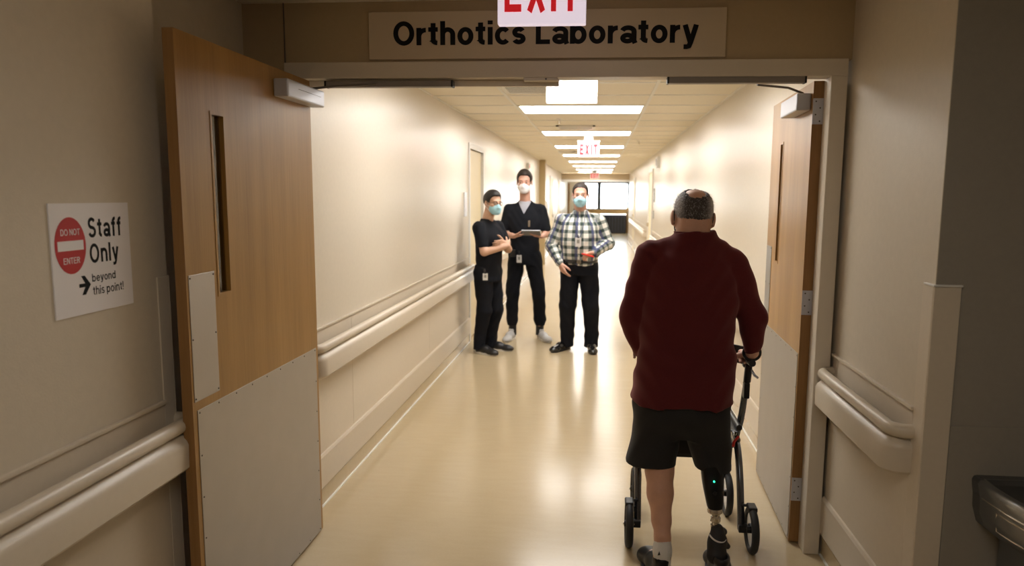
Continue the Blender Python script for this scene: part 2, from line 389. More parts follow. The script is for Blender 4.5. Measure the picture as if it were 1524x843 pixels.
# frame
frm = tag(empty('trim_1', (0, YF, 0)), 'painted steel frame round the double doorway', 'door frame', kind='structure')
def part(name, lo, hi, m, parent, bev=0):
    o = box(name, lo, hi, m, None, bev); o.parent = parent
    o.matrix_parent_inverse = Matrix.Translation(-Vector(parent.location)) if parent.type == 'EMPTY' and parent.rotation_euler.z == 0 else Matrix()
    return o
part('head_casing', (-1.41, YF, 2.104), (1.014, YC, 2.174), 'frame', frm, .003)
part('jamb', (.947, YF, 0), (1.014, YC, 2.104), 'frame', frm, .003)
part('jamb', (-1.41, YF, 0), (-1.34, YC, 2.104), 'frame', frm, .003)
part('door_stop', (-1.34, YF+.055, 2.076), (-.19, YF+.075, 2.104), 'frame', frm, .002)
part('door_stop', (-.34, YF+.004, 2.092), (-.192, YF+.06, 2.104), 'frame', frm, .002)
sc_ = MB().lathe([(.004, 0), (.004, .002)], (-.243, YF+.003, 2.098), 'Y', 10); sc_.build('screw', 'screw', frm).matrix_parent_inverse = Matrix.Translation((0, -YF, 0))

# corridor ceiling: tee grid and tiles as pieces
ce = struct('ceiling', (-1.5, YC, ZC+.03), (1.2, YH, ZC+.13), 'tile', label='suspended tile ceiling of the bright corridor', cat='ceiling')
CX0, CX1 = -.782, .395
g = MB()
for x in (XL+.008, CX0, CX1, XR-.008): g.box((x-.012, YC, ZC-.004), (x+.012, YH, ZC+.03))
rows = []
y = L0 - ROW*5
k = -5
while y < YH:
    rows.append((k, y)); g.box((XL, y-.012, ZC-.003), (XR, y+.012, ZC+.03)); y += ROW; k += 1
g.build('ceiling_grid', 'grid', ce)
tmesh = {}
for i, (x0, x1) in enumerate(((XL+.02, CX0-.012), (CX0+.012, CX1-.012), (CX1+.012, XR-.02))):
    tmesh[i] = MB().box((x0-.001, .0125, -.002), (x1+.001, ROW-.0125, .02), .002, seg=1).mesh('ceiling_tile'); tmesh[i].materials.append(M['tile'])
vents = {-2: 1}
for k, y in rows:
    for i in range(3):
        if i == 1 and k % 4 == 0: continue
        o = bpy.data.objects.new('ceiling_tile', tmesh[i]); COL.objects.link(o); o.parent = ce; o.location = (0, max(y, YC+.005) if y < YC else y, ZC+.004)
        if y+ROW > YH: o.scale[1] = (YH-y)/ROW
# recessed lights in the corridor
ords = ['first', 'second', 'third', 'fourth', 'fifth', 'sixth', 'seventh', 'eighth', 'ninth']
fm = MB().box((CX0+.012, .0, 0), (CX0+.03, ROW-.02, .03)).box((CX1-.03, .0, 0), (CX1-.012, ROW-.02, .03)).box((CX0+.012, 0, 0), (CX1-.012, .03, .03)).box((CX0+.012, ROW-.06, 0), (CX1-.012, ROW-.02, .03)).mesh('light_frame'); fm.materials.append(M['grid'])
dm = MB().box((CX0+.03, .03, .004), (CX1-.03, ROW-.06, .02)).mesh('diffuser'); dm.materials.append(M['lamp'])
lk = [k for k, y in rows if k % 4 == 0]
for j, k in enumerate(lk):
    y = L0+k*ROW
    t = empty('ceiling_light', (0, y+.01, ZC-.003))
    lab = 'ceiling light panel just beyond the doorway head, hidden behind it' if k < 0 else f'glowing recessed ceiling panel, {ords[j-1]} visible one counting from the doorway'
    tag(t, lab, 'ceiling light', 'light panels in the corridor ceiling')
    a = bpy.data.objects.new('light_frame', fm); COL.objects.link(a); a.parent = t
    a = bpy.data.objects.new('diffuser', dm); COL.objects.link(a); a.parent = t
# dim hall light behind the camera
t = tag(empty('ceiling_light', (-.05, .5, ZN-.005)), 'dim ceiling light panel over the hall in front of the doors', 'ceiling light')
MB().box((-.6, -.3, -.01), (.6, .3, .005)).build('light_frame', 'grid', t); MB().box((-.57, -.27, -.014), (.57, .27, -.009)).build('diffuser', 'lamp_dim', t)

# far end: header, lobby, window wall
struct('wall_end', (-1.42, YH, 2.17), (1.06, YH+.15, ZC), 'header', label='beige header crossing the far end of the corridor ceiling', cat='wall')
struct('trim_2', (-1.42, YH-.02, 2.10), (1.06, YH+.17, 2.17), 'white', label='white trim along the foot of the far header', cat='trim')
struct('wall_left', (-1.9, YH, 0), (-1.42, YE, ZC), 'wall', label='cream wall at left in the lobby at the far end', cat='wall')
struct('wall_right', (1.25, YH, 0), (1.6, YE, ZC), 'wall', label='cream wall at right in the lobby at the far end', cat='wall')
struct('wall_right', (XR, YH, 0), (1.25, YH+.15, ZC), 'wall', label='short cream return at right beside the far header', cat='wall')
struct('ceiling', (-1.9, YH+.15, ZC), (1.6, YE+.2, ZC+.1), 'tile', label='ceiling of the window lobby at the far end', cat='ceiling')
struct('wall_end', (-1.5, YE, 0), (1.3, YE+.15, .80), 'wall', label='low wall under the far windows', cat='wall')
struct('wall_end', (-1.5, YE, 2.26), (1.3, YE+.15, ZC), 'wall', label='strip of wall over the far windows', cat='wall')
struct('wall_end', (-1.5, YE, .80), (-.80, YE+.15, 2.26), 'wall', label='cream wall piece left of the far windows', cat='wall')
struct('trim_3', (-.80, YE-.12, .82), (1.25, YE+.02, 1.0), 'honey', label='oak sill board under the far windows', cat='trim')
struct('trim_4', (1.14, YE-.14, 0), (1.25, YE-.02, 1.1), 'honey', label='upright oak post at the right end of the far window sill', cat='trim')
for n_, (x0, x1, lb) in enumerate(((-.80, -.05, 'far corridor window, left pane, daylight bright'), (-.05, 1.25, 'far corridor window, wide right pane, daylight bright'))):
    wn = tag(empty(f'window_{n_+1}', (0, YE, 1.0)), lb, 'window', kind='structure')
    MB().box((x0, .02, 0), (x0+.08, .10, 1.26)).box((x1-.08, .02, 0), (x1, .10, 1.26)).box((x0+.08, .02, 0), (x1-.08, .10, .06)).box((x0+.08, .02, 1.13), (x1-.08, .10, 1.26)).build('window_frame', 'dark_frame', wn)
    MB().box((x0+.08, .05, .06), (x1-.08, .056, 1.13)).build('pane', 'glass', wn)
t = tag(empty('heater_unit', (.2, YE-.14, 0)), 'dark blue-grey long heater cabinet under the far windows', 'heater')
MB().box((-.95, -.28, .04), (.93, .1, .78), .01).build('cabinet', 'dark_unit', t)
g = MB()
for i in range(14): g.box((-.9+i*.128, -.29, .12), (-.84+i*.128, -.279, .7))
g.build('grille', 'black', t)
MB().box((-.93, -.25, 0), (.91, .08, .04)).build('plinth', 'black', t)
# far brown door on the left of the end wall
t = tag(empty('door_5', (-1.16, YE-.05, 0)), 'dark brown narrow door at the left end of the far lobby', 'door', kind='structure')
MB().box((-.24, 0, 0), (-.18, .05, 2.12)).build('jamb', 'oak_edge', t); MB().box((-.18, .01, .01), (.22, .05, 2.1)).build('leaf', 'wall', t)

# ------------------------------------------------ wall dressing: panels, bumpers, rails
def inward(side): return 1 if side < 0 else -1
def strip(name, side, X, y0, y1, z0, z1, th, m, parent, bev=.003):
    s_ = inward(side); a, b = (X, X+s_*th) if s_ > 0 else (X+s_*th, X)
    return box(name, (a, y0, z0), (b, y1, z1), m, parent, bev)
def dress(side, X, y0, y1, parent, joints, baseboard_name, label):
    ys = [y0]+[j for j in joints if y0+.1 < j < y1-.1]+[y1]
    for a, b in zip(ys, ys[1:]): strip('wainscot_panel', side, X, a+.0012, b-.0012, .24, .925, .005, 'panel', parent, .001)
    strip('panel_cap', side, X, y0, y1, .918, .930, .014, 'rail', parent, .002)
    s_ = inward(side); bb = tag(empty(baseboard_name, (X, y0, 0)), label, 'baseboard', kind='structure')
    prof = [(0, .095), (.014, .098), (.018, .106), (.018, .262), (.012, .274), (0, .278)]
    poly = [(s_*a, z) for a, z in prof]; L = y1-y0
    MB().prism(poly, (0, 0, 0), (1, 0, 0), (0, 0, 1), (0, L, 0)).build('bumper_strip', 'rail', bb)
    MB().box((min(0, s_*.006), 0, .0), (max(0, s_*.006), L, .094)).build('cove_base', 'floor', bb)
    MB().box((min(s_*.006, s_*.016), 0, .0), (max(s_*.006, s_*.016), L, .006)).build('weld_strip', 'weld', bb)
    return bb
dress(-1, XL, YC, 7.44, wl, (3.83, 5.66), 'baseboard_left', 'vinyl bumper baseboard along the left corridor wall before the first doorway')
dress(-1, XL, 8.44, 16.2, wl, [8.44+1.83*i for i in range(1, 5)], 'baseboard_left', 'vinyl bumper baseboard along the left corridor wall beyond the first doorway')
dress(-1, XL, 16.4, YH, wl, [16.4+1.83*i for i in range(1, 5)], 'baseboard_left', 'vinyl bumper baseboard along the farthest stretch of the left wall')
dress(1, XR, YC, 14.0, wr, [4.4+1.83*i for i in range(5)], 'baseboard_right', 'vinyl bumper baseboard along the right corridor wall')
dress(1, XR, 15.2, YH, wr, [15.2+1.83*i for i in range(1, 5)], 'baseboard_right', 'vinyl bumper baseboard along the farthest stretch of the right wall')
dress(-1, XL, -3.5, 2.10, wl_near, (-1.6, .25), 'baseboard_left', 'vinyl bumper baseboard at the foot of the staff only sign wall')
dress(1, XR, 2.31, YF, wr_near, (), 'baseboard_right', 'vinyl bumper baseboard right of the door frame')

def handrail(side, X, y0, y1, label):
    s_ = inward(side); off = .088
    t = tag(empty('handrail', (X, y0, 0)), label, 'handrail')
    L = y1-y0; r = .05
    def path(o):
        o -= .0
        P = [(0, 0)]
        for k in range(0, 7): a = PI/2*k/6; P.append((o-r+r*math.sin(a), r-r*math.cos(a)))
        for k in range(0, 7): a = PI/2*k/6; P.append((o-r+r*math.cos(a), L-r+r*math.sin(a)))
        P.append((0, L)); return [(s_*a, b) for a, b in P]
    circ = [(.0225*math.cos(2*PI*k/14), .847+.0235*math.sin(2*PI*k/14)) for k in range(14)]
    MB().sweep(path(off-.027), circ).build('grip_rail', 'rail', t, True)
    bp = [(-.020, .706), (.004, .703), (.014, .713), (.016, .789), (.010, .802), (-.006, .818), (-.020, .824)]
    if s_ > 0: bp = [(-a, z) for a, z in bp]
    MB().sweep(path(off-.014), bp).build('bumper_rail', 'rail', t, True)
    return t
handrail(-1, XL, -3.3, 2.165, 'vinyl crash handrail on the left hall wall under the staff only sign')
handrail(-1, XL, YC+.03, 7.42, 'long vinyl crash handrail on the left corridor wall behind the open door')
handrail(-1, XL, 8.5, 15.9, 'vinyl crash handrail on the left corridor wall behind the standing men')
handrail(1, XR, 2.31, YF-.01, 'short vinyl crash handrail with curved ends, right of the door frame')
handrail(1, XR, 4.25, 13.6, 'vinyl crash handrail on the right corridor wall beside the rollator')
handrail(1, XR, 15.6, 23.5, 'distant pale handrail on the right wall near the windows')

# corner guards
def guard(name, polys, h, label):
    t = tag(empty(name, (0, 0, 0)), label, 'corner guard', kind='structure')
    for lo, hi in polys: MB().box(lo+(.0,), hi+(h,), .002).build('guard_leg', 'panel', t)
guard('trim_5', [((XL, 2.10), (XL+.005, 2.158)), ((-1.46, 2.158), (XL+.005, 2.163))], 1.33, 'beige corner guard at the end of the left hall wall, beside the open door')
t = tag(empty('trim_6', (0, 0, 0)), 'beige corner guard at the right wall corner beside the alcove', 'corner guard', kind='structure')
MB().box((XR-.005, 2.24, 0), (XR, 2.312, 1.335), .002).build('guard_leg', 'panel', t); MB().box((XR-.005, 2.233, 0), (1.105, 2.2385, 1.335), .002).build('guard_leg', 'panel', t)
MB().box((XR-.009, 2.229, 1.333), (1.107, 2.30, 1.339), .001).build('guard_cap', 'white', t)
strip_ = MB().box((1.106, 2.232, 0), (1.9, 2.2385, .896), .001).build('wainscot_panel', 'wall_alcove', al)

# joint over the frame at left
struct('trim_7', (-1.4095, YF+.008, 2.174), (-1.4045, YF+.0125, ZN), 'bronze', label='thin dark joint line in the wall above the left frame corner', cat='trim')
# pilaster far down the left wall
struct('trim_8', (XL, 16.2, 0), (-1.26, 16.4, ZC), 'tan_paint', label='tan full-height pilaster on the left corridor wall behind the tall man', cat='pilaster')

# ================================================================= DOORS
def screws_on(parent, pts, axis, r=.0032):
    b = MB()
    for p in pts: b.lathe([(r, -.001), (r*.9, .0015), (r*.3, .0022)], p, axis, 8)
    return tag(b.build('screw_heads', 'screw', parent), kind='stuff')
def oak_door(name, loc, rz, W, H, sgn, lite, label):
    """leaf runs from hinge (y=0) along +y*W*dirn ; face at x=0 looking sgn"""
    pass
# --- left leaf: hinged at the far end, free edge towards the camera
d1 = tag(empty('door_1', (-1.29, 3.09, 0)), 'open oak door leaf at left with tall glass slot and metal kick plate', 'door', kind='structure')
def leaf(parent, th, y0, y1, z0, z1, sy0, sy1, sz0, sz1, xs):
    a, b = sorted((0, xs*th))
    g = MB().box((a, y0, z0), (b, y1, sz0)).box((a, y0, sz1), (b, y1, z1)).box((a, y0, sz0), (b, sy0, sz1)).box((a, sy1, sz0), (b, y1, sz1))
    bmesh.ops.remove_doubles(g.bm, verts=g.bm.verts[:], dist=.00001)
    g.build('leaf', 'oak', parent)
    w_ = .008; a2, b2 = a-.002, b+.002
    MB().box((a2, sy0-.002, sz0-.002), (b2, sy0+w_, sz1+.002)).box((a2, sy1-w_, sz0-.002), (b2, sy1+.002, sz1+.002)).box((a2, sy0+w_, sz0-.002), (b2, sy1-w_, sz0+w_)).box((a2, sy0+w_, sz1-w_), (b2, sy1-w_, sz1+.002)).build('lite_frame', 'oak', parent)
    m_ = (a+b)/2; MB().box((m_-.003, sy0+w_, sz0+w_), (m_+.003, sy1-w_, sz1-w_)).build('lite_glass', 'lite_glass', parent)
leaf(d1, .035, -1.005, 0, .012, 2.092, -.823, -.735, 1.25, 1.865, -1)
MB().box((-.0352, -1.0062, .012), (0, -1.005, 2.092)).build('leaf_edge', 'oak_edge', d1)
MB().box((0, -.983, .014), (.0022, -.022, .895), .0008).build('kick_plate', 'plate', d1)
MB().box((0, -.995, .925), (.002, -.845, 1.338), .0008).build('push_plate', 'plate', d1)
pts = [(.002, -.972+i*.117, .885) for i in range(9)]+[(.002, -.972+i*.117, .025) for i in range(9)]+[(.002, yy, .025+.143*i) for i in range(1, 6) for yy in (-.972, -.034)]
pts += [(.002, yy, zz) for yy in (-.988, -.853) for zz in (.935, 1.13, 1.328)]
screws_on(d1, pts, 'X')
c = tag(MB().box((0, -.355, 1.978), (.062, .012, 2.048), .006).build('closer_body', 'alu', d1), 'grey painted door closer box')
MB().box((.0605, -.26, 2.018), (.0635, -.03, 2.0195)).build('closer_seam', 'screw', c)
MB().tube([(.03, -.05, 2.052), (.12, -.02, 2.066), (.30, .01, 2.078)], .005, 8).build('closer_arm', 'bronze', d1)
# --- right leaf: hinged on the jamb, opened into the corridor
d2 = tag(empty('door_2', (.905, YC+.005, 0), -math.atan2(.036, .86)), 'open oak door leaf at right swung into the corridor, hinge edge towards us', 'door', kind='structure')
leaf(d2, .045, 0, .86, .012, 2.098, .55, .62, 1.26, 1.88, 1)
MB().box((0, -.0012, .012), (.0452, 0, 2.098)).build('leaf_edge', 'oak_edge', d2)
MB().box((-.0022, .014, .014), (0, .845, .90), .0008).build('kick_plate', 'plate', d2)
MB().box((-.002, .72, .93), (0, .85, 1.335), .0008).build('push_plate', 'plate', d2)
pts = [(-.002, .026+i*.115, .888) for i in range(8)]+[(-.002, .026+i*.115, .026) for i in range(8)]+[(-.002, yy, .026+.143*i) for i in range(1, 6) for yy in (.026, .832)]
pts += [(-.002, yy, zz) for yy in (.73, .84) for zz in (.94, 1.13, 1.325)]
screws_on(d2, pts, 'X')
MB().box((-.062, .03, 1.978), (0, .36, 2.052), .006).build('closer_body', 'alu', d2)
MB().tube([(-.03, .06, 2.055), (-.10, .03, 2.075), (-.24, -.02, 2.082)], .005, 8).build('closer_arm', 'bronze', d2)
for zc_ in (1.97, 1.135, .265):
    h = MB().box((.0, -.004, zc_-.055), (.044, -.0012, zc_+.055), .001).build('hinge_leaf', 'alu', d2)
    MB().tube([(.050, -.006, zc_-.056), (.050, -.006, zc_+.056)], .0065, 12).build('hinge_knuckle', 'alu', h)
    screws_on(h, [(.012 if i % 2 else .03, -.0042, zc_-.042+.028*i) for i in range(4)], 'Y', .0035)
# closer tracks
for x0, x1, z0, z1, lb in ((-1.225, -.655, 2.068, 2.094, 'dark bronze closer track under the left half of the door head'), (.278, .846, 2.078, 2.104, 'dark bronze closer track under the right half of the door head')):
    t = tag(empty('closer_track', ((x0+x1)/2, YF+.01, z0)), lb, 'door closer track', 'closer tracks under the door head')
    h = (x1-x0)/2; MB().box((-h, -.004, 0), (h, .034, z1-z0), .002).build('channel', 'track', t)
    for s in (-1, 1): MB().box((s*h-.004, -.006, -.001), (s*h+.004, .036, z1-z0+.001)).build('end_cap', 'black', t)

# corridor doorways ------------------------------------------------
d3 = tag(empty('door_3', (XL, 7.46, 0)), 'first doorway on the left corridor wall with cream leaf in white frame', 'door', kind='structure')
MB().box((-.16, 0, 0), (.012, .055, 2.15)).box((-.16, .905, 0), (.012, .96, 2.15)).box((-.16, .055, 2.09), (.012, .905, 2.15)).build('door_frame', 'white', d3)
MB().box((-.06, .055, .01), (-.02, .905, 2.09)).build('leaf', 'door_cream', d3)
for zz in (.28, 1.15, 1.9): MB().box((-.02, .058, zz-.05), (-.013, .078, zz+.05)).build('hinge_leaf', 'alu', d3)
MB().tube([(-.02, .84, 1.0), (.03, .84, 1.0), (.03, .74, 1.0)], .009, 8).build('door_handle', 'silver', d3)
struct('wall_left', (-2.1, 7.3, 0), (-1.56, 8.6, 2.3), 'wall', label='backing behind the first doorway', cat='wall')
def side_door(name, side, y0, y1, label):
    X = XL if side < 0 else XR; s_ = inward(side)
    t = tag(empty(name, (X, y0, 0)), label, 'door', kind='structure'); L = y1-y0
    def bx(nm, a, b, c, d, e, f, m): MB().box((min(s_*a, s_*b), c, e), (max(s_*a, s_*b), d, f), .001).build(nm, m, t)
    bx('door_frame', 0, .022, 0, .06, 0, 2.14, 'white'); bx('door_frame', 0, .022, L-.06, L, 0, 2.14, 'white'); bx('door_frame', 0, .022, .06, L-.06, 2.08, 2.14, 'white')
    bx('leaf', 0, .008, .06, L-.06, .01, 2.08, 'door_cream'); bx('door_handle', .008, .05, L-.16, L-.1, .97, 1.05, 'silver')
side_door('door_4', 1, 14.05, 15.1, 'pale door on the right corridor wall, far along')
side_door('door_6', -1, 19.6, 20.7, 'distant cream door on the left corridor wall beyond the pilaster')
side_door('door_7', -1, 23.4, 24.5, 'farthest cream door on the left wall near the header')
side_door('door_8', 1, 21.0, 22.0, 'distant pale door on the right wall near the windows')

# small wall fittings
def wall_box(name, side, y, z, w_, h_, th, m, label, cat, inner=None, group=None):
    X = XL if side < 0 else XR; s_ = inward(side); t = tag(empty(name, (X, y, z)), label, cat, group)
    MB().box((min(0, s_*th), -w_/2, -h_/2), (max(0, s_*th), w_/2, h_/2), .003).build('plate', m, t)
    if inner:
        MB().box((min(s_*th, s_*(th+.004)), -w_*.36, -h_*.3), (max(s_*th, s_*(th+.004)), w_*.36, h_*.3)).build('insert', inner, t)
wall_box('room_sign', -1, 7.26, 1.50, .13, .25, .012, 'paper', 'white room sign on the left wall just before the first doorway', 'sign', 'sign')
wall_box('dispenser', -1, 17.6, 1.3, .16, .3, .1, 'paper', 'small white dispenser on the left wall beyond the pilaster', 'dispenser', 'greyplastic')
wall_box('alarm_strobe', -1, 13.5, 2.15, .16, .12, .05, 'white', 'white alarm strobe high on the left wall above the tall man', 'alarm', 'redp')
wall_box('room_sign', 1, 13.7, 1.62, .16, .26, .012, 'greyplastic', 'grey room sign on the right wall beside the far pale door', 'sign', 'paper')
wall_box('switch_plate', 1, 13.72, 1.25, .1, .16, .012, 'greyplastic', 'grey switch plate below the room sign on the right wall', 'switch', 'alu')
wall_box('junction_box', 1, 12.8, 2.2, .28, .2, .05, 'white', 'white box high on the right wall above the far door', 'wall box', 'greyplastic')

# ceiling fittings
def vent(x, y, label, w_=.27, h_=.36):
    t = tag(empty('ceiling_vent', (x, y, ZC-.004)), label, 'ceiling vent', 'ceiling vents along the corridor')
    MB().box((-w_/2, -h_/2, -.012), (-w_/2+.03, h_/2, .004)).box((w_/2-.03, -h_/2, -.012), (w_/2, h_/2, .004)).box((-w_/2, -h_/2, -.012), (w_/2, -h_/2+.03, .004)).box((-w_/2, h_/2-.03, -.012), (w_/2, h_/2, .004)).build('frame', 'grid', t)
    MB().box((-w_/2+.03, -h_/2+.03, -.002), (w_/2-.03, h_/2-.03, .002)).build('backing', 'black', t)
    n = 7
    for i in range(n):
        a = -h_/2+.05+i*(h_-.1)/(n-1)
        MB().box((-w_/2+.03, a-.011, -.010), (w_/2-.03, a+.011, -.006)).build('slat', 'grid', t)
vent(-.57, 5.40, 'square slatted ceiling vent just beyond the door head', .36, .45)
vent(-.30, 8.45, 'slatted ceiling vent between the first and second light panels', .45, .40)
vent(-.62, 13.2, 'slatted ceiling vent far along, left of the third light', .3, .4)
def sprinkler(x, y, label):
    t = tag(empty('sprinkler_head', (x, y, ZC)), label, 'sprinkler', 'sprinkler heads in the corridor ceiling')
    MB().lathe([(.035, .004), (.035, -.004), (.02, -.008)], (0, 0, 0), 'Z', 16).build('escutcheon', 'grid', t)
    MB().lathe([(.008, -.006), (.008, -.03), (.004, -.04), (.018, -.042), (.018, -.045)], (0, 0, 0), 'Z', 12).build('head', 'silver', t)
sprinkler(-.45, 7.6, 'sprinkler head between the first and second light panels')
sprinkler(-.28, 10.35, 'sprinkler head between the second and third light panels')
sprinkler(.55, 10.6, 'sprinkler head right of the light panels before the far exit sign')
t = tag(empty('smoke_detector', (-.2, 22.9, ZC)), 'round smoke detector far along before the last light panel', 'smoke detector')
MB().lathe([(.09, 0), (.09, -.03), (.06, -.06)], (0, 0, 0), 'Z', 20).build('body', 'greyplastic', t)

# ================================================================= SIGNS
UX, UZ = (1, 0, 0), (0, 0, 1)
t = tag(empty('laboratory_sign', (-.255, YF+.012, 2.285)), 'long tan sign reading Orthotics Laboratory above the double doorway', 'sign')
MB().box((-.765, -.014, -.101), (.765, 0, .099), .002).build('sign_panel', 'sign_tan', t)
letter_parts(t, 'Orthotics Laboratory', (-.655, -.0142, -.043), UX, UZ, 1.306, .1, 'letter', .19, gap=.085, space=.30)

def exit_sign(x, y, z, w_, h_, ztop, label, face, letters=True, lm='exit_red'):
    t = tag(empty('exit_sign', (x, y, z)), label, 'exit sign')
    MB().box((-w_/2, -.02, 0), (w_/2, .02, h_), .004).build('housing', face, t)
    MB().box((-w_/2-.01, -.03, h_-.002), (w_/2+.01, .03, h_+.02), .003).build('top_cap', 'white', t)
    MB().box((-.06, -.03, h_+.018), (.06, .03, ztop-z), .003).build('ceiling_canopy', 'white', t)
    if letters: letter_parts(t, 'EXIT', (-w_*.42, -.0206, h_*(.2 if y < 5 else .13)), UX, UZ, w_*.84, h_*(.66 if y < 5 else .74), lm, .19 if y < 5 else .25, gap=.2)
    return t
exit_sign(-.212, 2.5, 2.181, .302, .20, ZN, 'lit exit sign with red letters hanging in front of the laboratory sign', 'exit_white')
exit_sign(-.177, 4.2, 2.135, .296, .19, ZC, 'blank white glowing back of the exit sign hanging just beyond the doorway', 'exit_back', False)
exit_sign(-.17, 9.7, 2.12, .288, .20, ZC, 'distant lit exit sign with red letters halfway down the corridor', 'exit_far')
exit_sign(-.2, 23.9, 2.17, .30, .19, ZC, 'farthest exit sign, a pinkish glow near the corridor end', 'exit_far')

t = tag(empty('staff_sign', (XL, 1.83, 1.417)), 'square white staff only sign with red no entry disc on the left wall', 'sign')
u, v = (0, 1, 0), (0, 0, 1)
MB().box((0, -.153, -.151), (.004, .152, .151), .0006).build('sign_plate', 'sign', t)
def disc(r, cy, cz, d, hh=None): return [(cy+r*math.cos(2*PI*k/48), cz+(hh or r)*math.sin(2*PI*k/48)) for k in range(48)]
X0 = .0041
MB().prism(disc(.0555, -.086, .039, 0, .0755), (X0, 0, 0), u, v, (.0006, 0, 0)).build('no_entry_disc', 'red', t)
MB().prism([(-.132, .026), (-.040, .026), (-.040, .052), (-.132, .052)], (X0+.0006, 0, 0), u, v, (.0005, 0, 0)).build('white_bar', 'sign', t)
for txt, a, b, w_, h_, m_, bd in (('DO NOT', -.119, .0665, .068, .0165, 'sign', .12), ('ENTER', -.115, -.009, .058, .0165, 'sign', .12), ('Staff', -.018, .056, .133, .055, 'letter', .165), ('Only', -.018, -.014, .116, .053, 'letter', .165),
                               ('beyond', -.015, -.066, .094, .022, 'letter', .13), ('this point!', -.015, -.103, .125, .024, 'letter', .13)):
    letter_parts(t, txt, (X0+(.0006 if m_ == 'sign' else 0), a, b), u, v, w_, h_, m_, bd, .0005, gap=.15)
MB().prism([(-.065, -.077), (-.040, -.077), (-.055, -.049), (-.041, -.049), (-.022, -.071), (-.041, -.097), (-.055, -.097), (-.040, -.069-.0), (-.065, -.069-.0)][:0] or
           [(-.065, -.0765), (-.043, -.0765), (-.056, -.0975), (-.043, -.0975), (-.022, -.0715), (-.043, -.0455), (-.056, -.0455), (-.043, -.0665), (-.065, -.0665)], (X0, 0, 0), u, v, (.0005, 0, 0)).build('arrow', 'letter', t)

# ================================================================= DRINKING FOUNTAIN
t = tag(empty('drinking_fountain', (1.44, 2.232, .74)), 'stainless steel wall drinking fountain in the dark alcove at right', 'drinking fountain')
def outline(hw, dp, n=40, p=2.6):
    return [(hw*math.copysign(abs(math.cos(a))**(2/p), math.cos(a)), -dp*abs(math.sin(a))**(2/p)) for a in [PI*k/n for k in range(n+1)]]
def loft(profile_rows, name, m, parent):
    bm = bmesh.new(); rws = [[bm.verts.new((x, y, z)) for x, y in row] for row, z in profile_rows]
    K = len(rws[0])
    for a, b in zip(rws, rws[1:]):
        for k in range(K): bm.faces.new((a[k], a[(k+1) % K], b[(k+1) % K], b[k]))
    bm.faces.new(rws[0]); bm.faces.new(rws[-1][::-1])
    bmesh.ops.recalc_face_normals(bm, faces=bm.faces[:]); me = bpy.data.meshes.new(name); bm.to_mesh(me); bm.free()
    o = link(name, me, m, parent); 
    me.polygons.foreach_set('use_smooth', [True]*len(me.polygons)); return o
def ins(hw, dp, d, back=0): return [(x, min(y, -back) if True else y) for x, y in outline(hw-d, dp-d)]
rowsF = [(outline(.20, .27), -.17), (outline(.235, .37), -.15), (outline(.25, .40), -.10), (outline(.252, .41), -.055), (outline(.256, .42), -.035), (outline(.258, .425), -.012), (outline(.252, .42), -.002), (outline(.243, .41), 0),
         (ins(.232, .40, 0, .03), -.003), (ins(.215, .38, 0, .05), -.012), (ins(.19, .34, 0, .07), -.030), (ins(.15, .29, 0, .09), -.05), (ins(.08, .2, 0, .12), -.06)]
loft(rowsF, 'basin', 'steel', t)
def fsurf(a, z):
    hw = np.interp(z, [-.15, -.10, -.055, -.035], [.235, .25, .252, .256]); dp = np.interp(z, [-.15, -.10, -.055, -.035], [.37, .40, .41, .42])
    return (hw*math.copysign(abs(math.cos(a))**(2/2.6), math.cos(a)), -dp*abs(math.sin(a))**(2/2.6), z)
MB().tube([fsurf(PI*k/40, -.052) for k in range(1, 40)], .0028, 8).build('rim_bead', 'silver', t, True)
# pressed outline of the push panel on the basin front, left side
a0_, a1_ = PI*.93, PI*.63
pp = [fsurf(a0_+(a1_-a0_)*k/16, -.068) for k in range(17)]+[fsurf(a1_-.05*math.sin(b), -.068-.03*(1-math.cos(b))) for b in [PI*k/8 for k in range(1, 8)]]+[fsurf(a1_+(a0_-a1_)*k/16, -.128) for k in range(17)]
MB().tube(pp, .0024, 6, True).build('push_panel_outline', 'silver', t, True)
MB().tube([(.0, -.14, -.02), (.0, -.14, .05), (-.02, -.17, .065), (-.05, -.2, .055)], .011, 10).build('bubbler_spout', 'silver', t, True)
MB().lathe([(.03, -.052), (.03, -.046), (.01, -.044)], (0, -.2, 0), 'Z', 20).build('drain', 'silver', t)
MB().box((-.17, -.2, -.33), (.17, 0, -.16), .02).build('cooler_shroud', 'steel', t)

